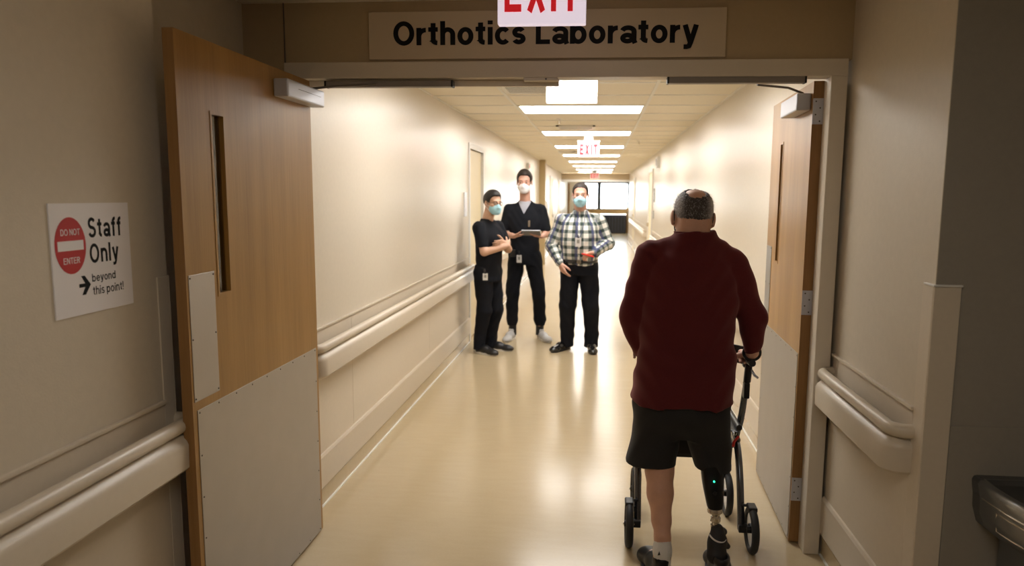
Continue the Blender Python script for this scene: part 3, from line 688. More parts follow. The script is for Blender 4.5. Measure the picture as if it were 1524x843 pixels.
# ================================================================= VOXEL MODELLING (bodies, clothes)
def V3(*a): return np.array(a, dtype=np.float64)
def unit(a): a = np.asarray(a, float); return a/np.linalg.norm(a)
def rotm(yaw=0, pitch=0, roll=0):
    """yaw about z, then nod (pitch>0 looks down for a head facing -y), roll about y"""
    return np.array(Matrix.Rotation(yaw, 3, 'Z') @ Matrix.Rotation(pitch, 3, 'X') @ Matrix.Rotation(roll, 3, 'Y'))
class Vox:
    def __init__(s, lo, hi, h):
        s.lo = np.array(lo, float); s.h = h
        s.n = np.ceil((np.array(hi, float)-s.lo)/h).astype(int)+1
        s.F = np.full(s.n, 1.0, np.float32)
    def _sub(s, lo, hi):
        a = np.clip(np.floor((np.array(lo)-s.lo)/s.h).astype(int), 0, s.n); b = np.clip(np.ceil((np.array(hi)-s.lo)/s.h).astype(int)+1, 0, s.n)
        if np.any(b <= a): return None, None
        ax = [(s.lo[i]+s.h*np.arange(a[i], b[i])) for i in range(3)]
        X, Y, Z = np.meshgrid(*ax, indexing='ij', sparse=True)
        return (slice(a[0], b[0]), slice(a[1], b[1]), slice(a[2], b[2])), (X, Y, Z)
    def _mix(s, sl, d, k, sub=False):
        f = s.F[sl]; d = d.astype(np.float32)
        if sub:
            d = -d
            if k: h = np.maximum(k-np.abs(f-d), 0)/k; r = np.maximum(f, d)+h*h*k*.25
            else: r = np.maximum(f, d)
        else:
            if k: h = np.maximum(k-np.abs(f-d), 0)/k; r = np.minimum(f, d)-h*h*k*.25
            else: r = np.minimum(f, d)
        s.F[sl] = r
    def cone(s, a, b, ra, rb, k=.01, sub=False, sc=(1, 1, 1)):
        a, b = np.array(a, float), np.array(b, float); m = max(ra, rb)+max(k, .012)+.01
        sc = np.array(sc, float)
        lo, hi = np.minimum(a, b)-m*sc.clip(1), np.maximum(a, b)+m*sc.clip(1)
        sl, P = s._sub(lo, hi)
        if sl is None: return s
        p = [(P[i]-a[i])/sc[i] for i in range(3)]; ba = (b-a)/sc; L = ba@ba
        t = np.clip((p[0]*ba[0]+p[1]*ba[1]+p[2]*ba[2])/max(L, 1e-9), 0, 1)
        d = np.sqrt((p[0]-t*ba[0])**2+(p[1]-t*ba[1])**2+(p[2]-t*ba[2])**2)-(ra+t*(rb-ra))
        s._mix(sl, d*sc.min(), k, sub); return s
    def chain(s, pts, rs, k=.012):
        for i in range(len(pts)-1): s.cone(pts[i], pts[i+1], rs[i], rs[i+1], k)
        return s
    def ell(s, c, r, R=None, k=.01, sub=False):
        c, r = np.array(c, float), np.array(r, float); m = r.max()+max(k, .012)+.01
        sl, P = s._sub(c-m, c+m)
        if sl is None: return s
        X = [P[i]-c[i] for i in range(3)]
        if R is not None: X = [R[0][j]*X[0]+R[1][j]*X[1]+R[2][j]*X[2] for j in range(3)]
        q = np.sqrt((X[0]/r[0])**2+(X[1]/r[1])**2+(X[2]/r[2])**2)
        q2 = np.sqrt((X[0]/r[0]**2)**2+(X[1]/r[1]**2)**2+(X[2]/r[2]**2)**2)
        d = q*(q-1)/np.maximum(q2, 1e-6)
        s._mix(sl, d, k, sub); return s
    def zl(s, keys, k=.02, p=2.2, sub=False):
        """stack of ellipses (z, cx, cy, rx, ry), smooth between"""
        K = np.array(keys, float); K = K[np.argsort(K[:, 0])]
        m = .03+k
        lo = (K[:, 1]-K[:, 3]).min()-m, (K[:, 2]-K[:, 4]).min()-m, K[0, 0]-m
        hi = (K[:, 1]+K[:, 3]).max()+m, (K[:, 2]+K[:, 4]).max()+m, K[-1, 0]+m
        sl, P = s._sub(lo, hi)
        if sl is None: return s
        z = P[2]; zf = np.clip(z.ravel(), K[0, 0], K[-1, 0]); out = []
        idx = np.clip(np.searchsorted(K[:, 0], zf)-1, 0, len(K)-2); t = (zf-K[idx, 0])/(K[idx+1, 0]-K[idx, 0])
        for j in range(1, 5):
            v = K[:, j]; mm = np.gradient(v, K[:, 0]); hh = K[idx+1, 0]-K[idx, 0]
            out.append(((2*t**3-3*t**2+1)*v[idx]+(t**3-2*t**2+t)*hh*mm[idx]+(-2*t**3+3*t**2)*v[idx+1]+(t**3-t**2)*hh*mm[idx+1]).reshape(1, 1, -1))
        cx, cy, rx, ry = out
        q = (np.abs((P[0]-cx)/rx)**p+np.abs((P[1]-cy)/ry)**p)**(1/p)
        d = (q-1)*np.minimum(rx, ry)
        d = np.maximum(d, np.maximum(z-K[-1, 0], K[0, 0]-z))
        s._mix(sl, d, k, sub); return s
    def disp(s, fn, band=.04):
        sl, P = s._sub(s.lo, s.lo+s.n*s.h); msk = np.abs(s.F) < band
        s.F += np.where(msk, fn(*P), 0).astype(np.float32); return s
    def clip(s, fn):
        sl, P = s._sub(s.lo, s.lo+s.n*s.h); s.F = np.maximum(s.F, np.broadcast_to(fn(*P), s.F.shape)).astype(np.float32); return s
    def smooth(s, n=1):
        for _ in range(n):
            for ax in range(3):
                F = s.F; A = np.moveaxis(F, ax, 0); B = A.copy(); B[1:-1] = .25*A[:-2]+.5*A[1:-1]+.25*A[2:]; s.F = np.moveaxis(B, 0, ax)
        return s
    def mesh(s, name):
        F = s.F.copy()
        for ax in range(3):
            A = np.moveaxis(F, ax, 0); A[0] = np.maximum(A[0], .001); A[-1] = np.maximum(A[-1], .001)
        n = np.array(F.shape); I = F < 0
        c = n-1
        cnt = np.zeros(c, np.int16)
        offs = [(i, j, k) for i in (0, 1) for j in (0, 1) for k in (0, 1)]
        for o in offs: cnt += I[o[0]:o[0]+c[0], o[1]:o[1]+c[1], o[2]:o[2]+c[2]]
        act = np.argwhere((cnt > 0) & (cnt < 8))
        idx = np.full(c, -1, np.int64); idx[tuple(act.T)] = np.arange(len(act))
        pos = np.zeros((len(act), 3)); num = np.zeros(len(act))
        for ax in range(3):
            for o in offs:
                if o[ax]: continue
                a = act+np.array(o); b = a.copy(); b[:, ax] += 1
                fa, fb = F[tuple(a.T)], F[tuple(b.T)]; m = (fa < 0) != (fb < 0)
                t = fa[m]/(fa[m]-fb[m]); q = np.tile(np.array(o, float), (m.sum(), 1)); q[:, ax] += t
                pos[m] += q; num[m] += 1
        co = s.lo+(act+pos/num[:, None])*s.h
        quads = []
        for ax in range(3):
            u, v = [(1, 2), (2, 0), (0, 1)][ax]
            A = np.moveaxis(I, ax, 0); df = A[:-1] != A[1:]
            e = np.argwhere(np.moveaxis(df, 0, ax))
            e = e[(e[:, u] > 0) & (e[:, v] > 0) & (e[:, u] < c[u]) & (e[:, v] < c[v])]
            ins = I[tuple(e.T)]
            def at_(du, dv):
                q = e.copy(); q[:, u] -= du; q[:, v] -= dv; return idx[tuple(q.T)]
            q = np.stack([at_(1, 1), at_(0, 1), at_(0, 0), at_(1, 0)], 1)
            q[~ins] = q[~ins][:, ::-1]; quads.append(q)
        Q = np.concatenate(quads); me = bpy.data.meshes.new(name)
        me.vertices.add(len(co)); me.vertices.foreach_set('co', co.astype(np.float32).ravel())
        me.loops.add(Q.size); me.loops.foreach_set('vertex_index', Q.astype(np.int32).ravel())
        me.polygons.add(len(Q)); me.polygons.foreach_set('loop_start', np.arange(0, Q.size, 4, dtype=np.int32)); me.polygons.foreach_set('loop_total', np.full(len(Q), 4, np.int32))
        me.polygons.foreach_set('use_smooth', [True]*len(Q)); me.update(calc_edges=True); me.validate()
        return me
    def build(s, name, m, parent):
        return link(name, s.mesh(name), m, parent)

def folds(amp, f=(22, 17, 9), seed=0, diag=0.0):
    """soft cloth folds added to a distance field"""
    def fn(X, Y, Z):
        a = np.sin(f[0]*X+3*np.sin(7*Z+seed)+diag*Z*30+seed)*np.sin(f[2]*Z+2*np.sin(5*X+seed)+Y*6)
        b = np.sin(f[1]*(X+Y)+11*Z+2*np.sin(9*Z+seed*2))
        c = np.sin(55*Z+9*np.sin(11*X+seed)+20*Y)*.35
        return amp*(a+.6*b+c)
    return fn

class Head:
    def __init__(s, c, R, k=1.0): s.c = np.array(c, float); s.R = R; s.s = k
    def w(s, *q): return s.c+s.R@(np.array(q, float)*s.s)
    def r(s, *q): return np.array(q)*s.s
    def loc(s, X, Y, Z):
        d = [X-s.c[0], Y-s.c[1], Z-s.c[2]]
        return [(s.R[0][j]*d[0]+s.R[1][j]*d[1]+s.R[2][j]*d[2])/s.s for j in range(3)]
    def e(s, V, c, r, k=.012, sub=False): V.ell(s.w(*c), s.r(*r), s.R, k*s.s, sub)
    def k_(s, V, a, b, ra, rb, k=.008, sub=False): V.cone(s.w(*a), s.w(*b), ra*s.s, rb*s.s, k*s.s, sub)
    def cranium(s, V, g=0):
        s.e(V, (0, .016, .042), (.077+g, .097+g, .078+g)); s.e(V, (0, .045, .02), (.068+g, .068+g, .068+g))
    def face(s, V):
        s.cranium(V)
        s.e(V, (0, -.022, -.03), (.063, .068, .083), .02); s.e(V, (0, -.035, -.078), (.046, .048, .034), .02); s.e(V, (0, -.072, -.098), (.02, .016, .015), .015)
        s.e(V, (0, -.078, .022), (.05, .014, .012), .02)
        for q in (-1, 1):
            s.e(V, (q*.043, -.064, -.022), (.02, .018, .016), .02)
            s.e(V, (q*.031, -.096, .002), (.017, .013, .011), .012, True)
            s.e(V, (q*.031, -.0775, .002), (.014, .0115, .012), .002); s.e(V, (q*.031, -.0795, .0088), (.0145, .0125, .0058), .003); s.e(V, (q*.031, -.0795, -.0065), (.0135, .011, .004), .003)
            s.e(V, (q*.081, .012, -.008), (.009, .019, .031), .006); s.e(V, (q*.090, .008, -.004), (.005, .010, .018), .004, True)
            s.e(V, (q*.012, -.098, -.034), (.007, .008, .006), .006)
        s.k_(V, (0, -.088, .012), (0, -.108, -.030), .008, .0115, .01)
        s.e(V, (0, -.086, -.056), (.023, .011, .006), .006); s.e(V, (0, -.084, -.067), (.02, .011, .007), .006); s.e(V, (0, -.098, -.0615), (.024, .008, .0018), .003, True)
    def extras(s, parent, h, hair=None, line=None, hair_m='hair_dark', bald=None, mask=None, glasses=False, brows=True, grow=.010, topgrow=0, strap='paper', strands=0):
        W = s.s
        lo, hi = s.c-.15*W, s.c+.15*W
        if hair:
            V = Vox(lo, hi, h); s.cranium(V, grow)
            if topgrow: s.e(V, (0, -.005, .075), (.066, .085, .05+topgrow), .02)
            def f(X, Y, Z):
                x, y, z = s.loc(X, Y, Z)
                zl_ = np.interp(y, [-.12, -.085, -.06, -.04, -.03, .0, .03, .045, .08, .12], line)
                return (zl_-z+.004*np.sin(190*x)*np.sin(170*y))*W
            V.clip(f)
            if bald: s.e(V, bald[0], bald[1], .01, True)
            V.disp(lambda X, Y, Z: .0016*np.sin(330*X+90*Z)*np.sin(310*Y)+.0012*np.sin(500*Z+200*X))
            ho = V.build('hair', hair_m, parent)
            if strands:
                rnd = random.Random(7); vs = ho.data.vertices; n_ = len(vs); P = []; T = []
                for _ in range(strands):
                    v = vs[rnd.randrange(n_)]; nn = v.normal
                    if (v.co-Vector(s.c)).length < .085*W or nn.z < -.3: continue
                    d = (nn*rnd.uniform(.35, 1.0)+Vector((rnd.uniform(-.6, .6), rnd.uniform(-.6, .3), rnd.uniform(-1.0, .25)))).normalized()*rnd.uniform(.008, .02)
                    w_ = d.cross(nn).normalized()*.0006; a = v.co-nn*.002; i = len(P); P += [a-w_, a+w_, a+d]; T.append((i, i+1, i+2))
                me = bpy.data.meshes.new('hair_strands'); me.from_pydata(P, [], T); tag(link('hair_strands', me, 'hair_white', parent), kind='stuff')
        if brows:
            for q in (-1, 1):
                MB().tube([s.w(q*.016, -.0905, .020), s.w(q*.03, -.0915, .0245), s.w(q*.046, -.082, .020)], [.0019*W, .0025*W, .0014*W], 6).build('eyebrow', hair_m, parent, True)
        for q in (-1, 1):
            e = MB().lathe([(.0005, -.0108), (.006, -.009), (.0100, -.005), (.0112, 0), (.0100, .005), (.006, .009), (.0005, .0108)], (0, 0, 0), 'Y', 12).build('eye', 'eye', parent, True)
            e.location = s.w(q*.031, -.0795, .002)
            i = MB().lathe([(.0052, -.0002), (.0052, .0004)], s.w(q*.031, -.0911, .002), 'Y', 12).build('iris', 'iris', None); i.parent = e; i.matrix_parent_inverse = Matrix.Translation(-e.location)
        if mask:
            V = Vox(lo, hi, h*.8)
            s.e(V, (0, -.036, -.055), (.068, .076, .062), .01); s.k_(V, (0, -.098, -.012), (0, -.112, -.04), .010, .014, .03); s.e(V, (0, -.06, -.085), (.046, .05, .038), .02)
            def f(X, Y, Z):
                x, y, z = s.loc(X, Y, Z)
                top = -.016+.010*np.exp(-(x/.018)**2)-.35*np.maximum(np.abs(x)-.03, 0); bot = -.118+.35*np.maximum(np.abs(x)-.02, 0)
                return np.maximum(np.maximum(z-top, bot-z), y+.022+.2*np.abs(z+.06))*W
            V.clip(f)
            V.disp(lambda X, Y, Z: .0012*np.sin(2*PI*(s.loc(X, Y, Z)[2])/.016), .02)
            mk = V.build('face_mask', mask, parent)
            for q in (-1, 1):
                for z0 in (-.032, -.088): MB().tube([s.w(q*.058, -.045, z0), s.w(q*.072, -.018, z0*.6-.01), s.w(q*.087, .014, (-.002 if z0 > -.05 else -.03))], .0016*W, 6).build('ear_loop', strap, mk)
                MB().tube([s.w(q*.087, .014, -.002), s.w(q*.086, .03, -.014), s.w(q*.087, .014, -.03)], .0016*W, 6).build('ear_loop', strap, mk)
        if glasses:
            gl = MB()
            for q in (-1, 1):
                gl.tube([s.w(q*.033+.022*math.cos(a), -.103+.006*abs(math.cos(a)), .001+.015*math.sin(a)) for a in [2*PI*k/16 for k in range(16)]], .0016, 6, True)
            o = gl.build('glasses_frame', 'black', parent)
            MB().tube([s.w(-.011, -.106, .004), s.w(.011, -.106, .004)], .0016, 6).build('bridge', 'black', o)
            for q in (-1, 1): MB().tube([s.w(q*.056, -.098, .006), s.w(q*.078, -.06, .006), s.w(q*.086, .01, .006)], .0016, 6).build('temple_arm', 'black', o)

def hand(V, wr, d, n, t, s=1.0, curl=(.35, .4, .45, .5), thumb=.5, k=.005, R=1.0):
    """wr wrist, d direction of the fingers, n direction the palm faces, t side where the thumb is"""
    wr, d, n, t = np.array(wr, float), unit(d), unit(n), unit(t)
    for i in range(4):
        kn = wr+s*(d*(.088-.004*abs(i-1))+t*(.030-.020*i))
        V.cone(wr+s*(d*.012+t*(.016-.011*i)), kn, .0145*s, .0115*s, .012)
        L = (.070, .078, .072, .056)[i]*s; a = 0; p = kn; rr = [.0092, .0095, .0090, .0080][i]*R*s
        for j, (fr, am) in enumerate(((.45, .9), (.31, 1.1), (.24, .8))):
            a += curl[i]*am; q = p+L*fr*(d*math.cos(a)+n*math.sin(a)); V.cone(p, q, rr*(1-.1*j), rr*(1-.1*(j+1)), .004 if j else .006); p = q
    p = wr+s*(d*.022+t*.022+n*.006); dd = unit(d*.62+t*.68+n*.25)
    for L, r0, r1, c in ((.040, .0155, .0120, 0), (.034, .0118, .0100, thumb*.6), (.028, .0098, .0082, thumb)):
        dd = unit(dd*(1-.0)+(d*.5-t*.7+n*.5)*c); q = p+dd*L*s; V.cone(p, q, r0*s, r1*s, .008); p = q

def shoe(parent, heel, yaw, L=.29, w=.1, upper='black', sole='black', pitch=0, hi=.098, h=.006, name='shoe', laces=None):
    """toe points to -y rotated by yaw"""
    V = Vox((-w*.8, -L*1.02, -.005), (w*.8, .06, hi+.05), h)
    V.ell((0, -.035, .045), (.036, .045, .05), k=.02); V.cone((0, -.03, .04), (0, -.12, .045), .040, .040, .02); V.cone((0, -.11, .05), (.004, -L*.74, .024), .040, .034, .03, sc=(1.05, 1, .9))
    V.ell((.006, -L*.76, .026), (w*.46, .065, .033), k=.03); V.ell((0, -.035, hi), (.034, .042, .03), k=.02)
    V.clip(lambda X, Y, Z: .012-Z+0*X+0*Y); V.ell((0, -.035, hi+.035), (.028, .036, .04), k=.004, sub=True)
    o = V.build(name, upper, parent); o.location = heel; o.rotation_euler = (pitch, 0, yaw)
    pts = []
    for k in range(32):
        a = 2*PI*k/32; yy = -L*.5+.035+math.cos(a)*(L*.5+.012); ww = w*.5*(.82+.22*max(0, -math.cos(a))) 
        pts.append((ww*math.sin(a)*(1.0)+.003*(1-math.cos(a)), yy))
    so = MB().prism(pts, (0, 0, 0), (1, 0, 0), (0, 1, 0), (0, 0, .020)).build('sole', sole, o, True)
    if laces:
        for i in range(4): MB().tube([(-.022, -.10-.022*i, .082-.011*i), (0, -.105-.022*i, .090-.011*i), (.022, -.10-.022*i, .082-.011*i)], .0028, 6).build('lace', laces, o)
    return o

# ================================================================= PEOPLE
GRP = 'men standing in the corridor'
LINE_SHORT = [.083, .081, .074, .040, .000, .012, -.02, -.045, -.06, -.06]

def badge(parent, p, w_=.055, h_=.085, yaw=0, name='id_badge'):
    t = MB().box((-w_/2, -.002, -h_), (w_/2, .002, 0), .0008).build(name, 'paper', parent); t.location = p; t.rotation_euler = (.08, 0, yaw)
    MB().box((-w_*.22, -.003, -h_*.62), (w_*.22, -.002, -h_*.22)).build('photo_print', 'greyplastic', t)
    MB().box((-.006, -.004, -.004), (.006, .004, .022)).build('clip', 'black', t)
    return t

# ---- tall man in black scrubs, tablet
def tall_man():
    t = tag(empty('person', (-.82, 7.7, 0)), 'tall person in black scrubs and white mask, looking down while holding a tablet', 'person', GRP)
    H = Head((-.003, -.03, 1.742), rotm(0, .10), 1.0)
    sh = [(-.175, .015, 1.435), (.175, .015, 1.435)]; el = [(-.232, .0, 1.175), (.238, .0, 1.185)]; wr = [(-.090, -.225, 1.165), (.205, -.215, 1.165)]
    hip = [(-.09, .01, .93), (.09, .01, .93)]; kn = [(-.128, -.02, .53), (.165, -.01, .53)]; an = [(-.133, .03, .10), (.172, .05, .10)]
    V = Vox((-.34, -.46, .02), (.34, .22, 1.9), .0065)
    H.face(V); V.cone(H.w(0, .025, -.03), (0, .035, 1.49), .056, .062, .02)
    V.zl([(.9, 0, .01, .13, .09), (1.1, 0, .01, .13, .09), (1.3, 0, .01, .155, .10), (1.43, 0, .02, .14, .085), (1.50, 0, .03, .06, .05)], .03)
    for i in (0, 1):
        V.cone((0, .02, 1.44), sh[i], .05, .05, .03); V.chain([sh[i], el[i], wr[i]], [.046, .040, .027], .015)
        V.chain([hip[i], kn[i], an[i]], [.075, .05, .036], .02); V.cone(an[i], (an[i][0], an[i][1], .05), .034, .03, .01)
    hand(V, wr[0], (1, -.55, .15), (.2, -.3, .95), (.1, -.9, .1), 1.0, (.25, .25, .3, .3), .4)
    hand(V, wr[1], (-1, -.75, .15), (-.2, -.3, .95), (-.1, -.9, .1), 1.0, (.25, .25, .3, .3), .4)
    V.build('body', 'skin', t)
    V = Vox((-.36, -.2, .8), (.36, .24, 1.6), .007)
    V.zl([(.84, 0, .01, .158, .125), (.95, 0, .01, .160, .12), (1.1, 0, .005, .162, .12), (1.25, 0, .0, .182, .13), (1.38, 0, .01, .19, .12), (1.45, 0, .02, .15, .10), (1.50, 0, .03, .09, .075), (1.54, 0, .03, .068, .065)], .03)
    for i in (0, 1):
        q = -1 if i == 0 else 1
        V.cone((q*.05, .025, 1.47), (q*.16, .018, 1.445), .055, .060, .03)
        m_ = np.array(sh[i])*.22+np.array(el[i])*.78; V.cone(sh[i], m_, .064, .066, .035)
        V.clip(lambda X, Y, Z, q=q, e=el[i]: np.where((q*X > .17) & (Z < 1.33), (1.215-Z)+.0*X, -1))
    V.disp(folds(.0035, seed=1))
    V.ell((0, .03, 1.56), (.058, .056, .05), k=.006, sub=True)
    V.clip(lambda X, Y, Z: np.where(Y < .03, np.minimum((Z-1.395)-np.abs(X)*1.9, .2), -1))
    V.build('scrub_top', 'scrub', t)
    V = Vox((-.1, -.14, 1.3), (.1, .12, 1.58), .006)
    V.zl([(1.3, 0, .005, .10, .105), (1.42, 0, .012, .09, .095), (1.48, 0, .02, .085, .082), (1.535, 0, .03, .064, .062)], .02); V.ell((0, .015, 1.565), (.056, .058, .05), k=.006, sub=True)
    V.build('undershirt', 'undershirt', t)
    V = Vox((-.30, -.2, .13), (.32, .22, 1.02), .0075)
    V.zl([(.84, 0, .01, .165, .125), (.92, 0, .01, .162, .122), (1.0, 0, .01, .155, .115)], .03)
    for i in (0, 1):
        V.chain([hip[i], kn[i], (an[i][0], an[i][1], .22), (an[i][0], an[i][1], .165)], [.098, .074, .064, .05], .02)
    V.disp(folds(.005, (16, 14, 12), 4)); V.clip(lambda X, Y, Z: .152-Z+0*X+0*Y)
    V.build('jogger_trousers', 'trouser', t)
    for i in (0, 1): MB().tube([(an[i][0], an[i][1], .17), (an[i][0], an[i][1], .09), (an[i][0], an[i][1]-.012, .04)], [.045, .045, .045], 16).build('sock', 'black', t, True)
    shoe(t, (an[0][0], an[0][1]+.02, 0), -.18, .30, .105, 'sneaker', 'white', laces='paper')
    shoe(t, (an[1][0], an[1][1]+.02, 0), .45, .30, .105, 'sneaker', 'white', laces='paper')
    H.extras(t, .0055, True, LINE_SHORT, 'hair_brown', mask='mask_white', topgrow=.018)
    badge(t, (-.045, -.135, .955)); MB().tube([(-.045, -.132, 1.0), (-.045, -.136, .955)], .006, 8).build('badge_reel', 'black', t)
    MB().box((-.145, -.125, .93), (-.09, -.09, 1.01), .006).build('pager', 'black', t)
    pk = MB().box((.05, -.142, 1.26), (.075, -.134, 1.33), .002).build('pen_clip', 'silver', t)
    b = tag(empty('tablet', (-.82+.108, 7.7-.335, 1.205)), 'dark tablet computer held in both hands by the tall person', 'tablet'); b.rotation_euler = (-.42, 0, 0)
    MB().box((-.098, -.075, -.005), (.098, .07, .005), .004).build('tablet_case', 'tabletback', b); MB().box((-.09, -.067, .005), (.09, .062, .0058)).build('screen', 'gloss_black', b)
    MB().box((-.098, -.0765, -.0052), (.098, -.0745, .0052)).build('edge_rim', 'alu', b)
tall_man()

# ---- man in checked shirt
def plaid_man():
    t = tag(empty('person', (-.2, 7.2, 0)), 'heavyset person in a checked button-up shirt, dark trousers and pale blue mask', 'person', GRP)
    H = Head((.0, -.035, 1.608), rotm(0, .06), 1.0)
    sh = [(-.195, .015, 1.34), (.195, .015, 1.34)]; el = [(-.292, .01, 1.085), (.292, .0, 1.115)]; wr = [(-.195, -.13, .925), (.165, -.205, 1.035)]
    hip = [(-.09, .01, .88), (.09, .01, .88)]; kn = [(-.113, -.01, .47), (.128, -.01, .47)]; an = [(-.115, .03, .09), (.135, .03, .09)]
    V = Vox((-.4, -.42, .02), (.4, .24, 1.78), .0065)
    H.face(V); V.cone(H.w(0, .025, -.03), (0, .035, 1.39), .062, .068, .02)
    V.zl([(.9, 0, .0, .14, .11), (1.1, 0, -.01, .16, .13), (1.3, 0, .0, .16, .11), (1.38, 0, .02, .12, .08), (1.42, 0, .03, .06, .05)], .03)
    for i in (0, 1):
        V.cone((0, .02, 1.35), sh[i], .05, .05, .03); V.chain([sh[i], el[i], wr[i]], [.05, .044, .029], .015)
        V.chain([hip[i], kn[i], an[i]], [.085, .06, .04], .02); V.cone(an[i], (an[i][0], an[i][1], .05), .034, .03, .01)
    hand(V, wr[0], (.40, -.35, -.85), (.5, .3, -.1), (.55, -.75, .2), 1.05, (.35, .45, .55, .6), .3)
    hand(V, wr[1], (-.92, -.32, -.2), (-.1, .5, -.9), (-.1, -.7, .5), 1.05, (.6, .7, .8, .8), .6)
    V.build('body', 'skin', t)
    V = Vox((-.42, -.3, .88), (.42, .25, 1.5), .007)
    V.zl([(.90, 0, .0, .178, .142), (.98, 0, -.01, .192, .16), (1.1, 0, -.015, .198, .172), (1.22, 0, -.01, .203, .162), (1.33, 0, .01, .198, .13), (1.385, 0, .022, .13, .092), (1.42, 0, .03, .085, .075), (1.45, 0, .03, .072, .07)], .03)
    for i in (0, 1):
        q = -1 if i == 0 else 1; w2 = np.array(wr[i])*.97+np.array(el[i])*.03
        V.cone((q*.06, .025, 1.375), (q*.175, .018, 1.355), .055, .062, .03); V.chain([sh[i], el[i], w2], [.068, .062, .043], .03)
    V.disp(folds(.005, seed=3)); V.ell((0, .02, 1.475), (.064, .066, .05), k=.005, sub=True)
    sh_me = V.mesh('shirt')
    co = np.empty(len(sh_me.vertices)*3); sh_me.vertices.foreach_get('co', co); co = co.reshape(-1, 3)
    # cloth coordinates woven round the body: across u, along v (sleeves follow the arm)
    u_, v_ = np.arctan2(co[:, 0], -(co[:, 1]-.15))*.30, co[:, 2].copy()
    for i in (0, 1):
        q = -1 if i == 0 else 1
        A = [np.array(sh[i]), np.array(el[i]), np.array(wr[i])]; best = np.full(len(co), 9.0); vv = np.zeros(len(co)); uu = np.zeros(len(co)); acc = 0
        for a, b in ((A[0], A[1]), (A[1], A[2])):
            L = np.linalg.norm(b-a); dr = (b-a)/L; tt = np.clip((co-a)@dr, 0, L); pr = a+tt[:, None]*dr; dd = np.linalg.norm(co-pr, axis=1); m_ = dd < best
            e1 = unit(np.cross(dr, (0, 1, 0))); e2 = np.cross(dr, e1); r_ = co-pr
            best[m_] = dd[m_]; vv[m_] = (acc+tt)[m_]; uu[m_] = (np.arctan2(r_@e2, r_@e1)*.062)[m_]; acc += L
        m_ = (best < .082) & (q*co[:, 0] > .155+.10*np.clip(1.25-co[:, 2], 0, 1)*1.0) & (q*co[:, 0] > .155)
        u_[m_] = uu[m_]; v_[m_] = 1.34-vv[m_]
    uv = sh_me.uv_layers.new(name='cloth'); li = np.empty(len(sh_me.loops), np.int32); sh_me.loops.foreach_get('vertex_index', li)
    uv.data.foreach_set('uv', np.stack([u_[li]+1, v_[li]], 1).astype(np.float32).ravel())
    so = link('shirt', sh_me, 'plaid', t)
    # collar, placket, buttons
    V = Vox((-.12, -.12, 1.36), (.12, .14, 1.50), .005); V.zl([(1.385, 0, .02, .088, .085), (1.47, 0, .03, .070, .068)], .0); V.zl([(1.37, 0, .02, .083, .080), (1.49, 0, .03, .064, .062)], 0, sub=True)
    V.clip(lambda X, Y, Z: np.where(Y < 0, (1.415-Z)*-1*0+(.012-np.abs(X))-(1.47-Z)*.25, -1)); cm = V.mesh('collar'); cm.uv_layers.new(name='cloth')
    c_ = np.empty(len(cm.vertices)*3); cm.vertices.foreach_get('co', c_); c_ = c_.reshape(-1, 3); l2 = np.empty(len(cm.loops), np.int32); cm.loops.foreach_get('vertex_index', l2)
    cm.uv_layers[0].data.foreach_set('uv', np.stack([c_[l2, 0]+1, c_[l2, 2]], 1).astype(np.float32).ravel()); link('collar', cm, 'plaid', t)
    for z in (1.36, 1.27, 1.18, 1.09, 1.0):
        yy = np.interp(z, [1.0, 1.1, 1.22, 1.33, 1.36], [-.178, -.194, -.178, -.126, -.10])
        MB().lathe([(.006, .002), (.006, -.002)], (0, yy, z), 'Y', 12).build('button', 'paper', t)
    V = Vox((-.27, -.22, .02), (.27, .24, .98), .0075)
    V.zl([(.80, 0, .01, .178, .14), (.88, 0, .01, .178, .142), (.955, 0, .0, .172, .14)], .03)
    for i in (0, 1): V.chain([hip[i], kn[i], (an[i][0], an[i][1], .16), (an[i][0], an[i][1]-.01, .03)], [.108, .086, .072, .070], .02)
    V.disp(folds(.005, (16, 14, 12), 7)); V.clip(lambda X, Y, Z: .035-Z+0*X+0*Y); V.build('trousers', 'trouser', t)
    bl = MB().sweep([(.186*math.sin(2*PI*k/40), -.01-.158*math.cos(2*PI*k/40)) for k in range(41)], [(-.004, .925), (.004, .925), (.004, .960), (-.004, .960)]).build('belt', 'gloss_black', t)
    MB().box((-.022, -.176, .924), (.022, -.169, .961), .002).build('belt_buckle', 'silver', bl)
    shoe(t, (an[0][0], an[0][1]+.03, 0), -.62, .29, .105, 'gloss_black', 'black'); shoe(t, (an[1][0], an[1][1]+.03, 0), .08, .29, .105, 'gloss_black', 'black')
    H.extras(t, .0055, True, LINE_SHORT, 'hair_brown', mask='mask_blue', grow=.006)
    for q in (-1, 1): MB().tube([(q*.060, .02, 1.462), (q*.058, -.06, 1.425), (q*.045, -.135, 1.34), (q*.02, -.185, 1.22), (0, -.20, 1.185)], .0035, 6).build('lanyard', 'hose', t, True)
    badge(t, (-.01, -.205, 1.185), .06, .09)
    p = tag(empty('marker_pen', (-.2+.10, 7.2-.275, 1.015)), 'small red pen held in front of the belt by the person in the checked shirt', 'pen'); p.rotation_euler = (0, .25, .25)
    MB().tube([(-.055, 0, 0), (.05, 0, 0)], .0085, 10).build('barrel', 'redp', p, True); MB().tube([(-.075, 0, 0), (-.05, 0, 0)], [.006, .0095], 10).build('cap', 'redp', p, True)
plaid_man()

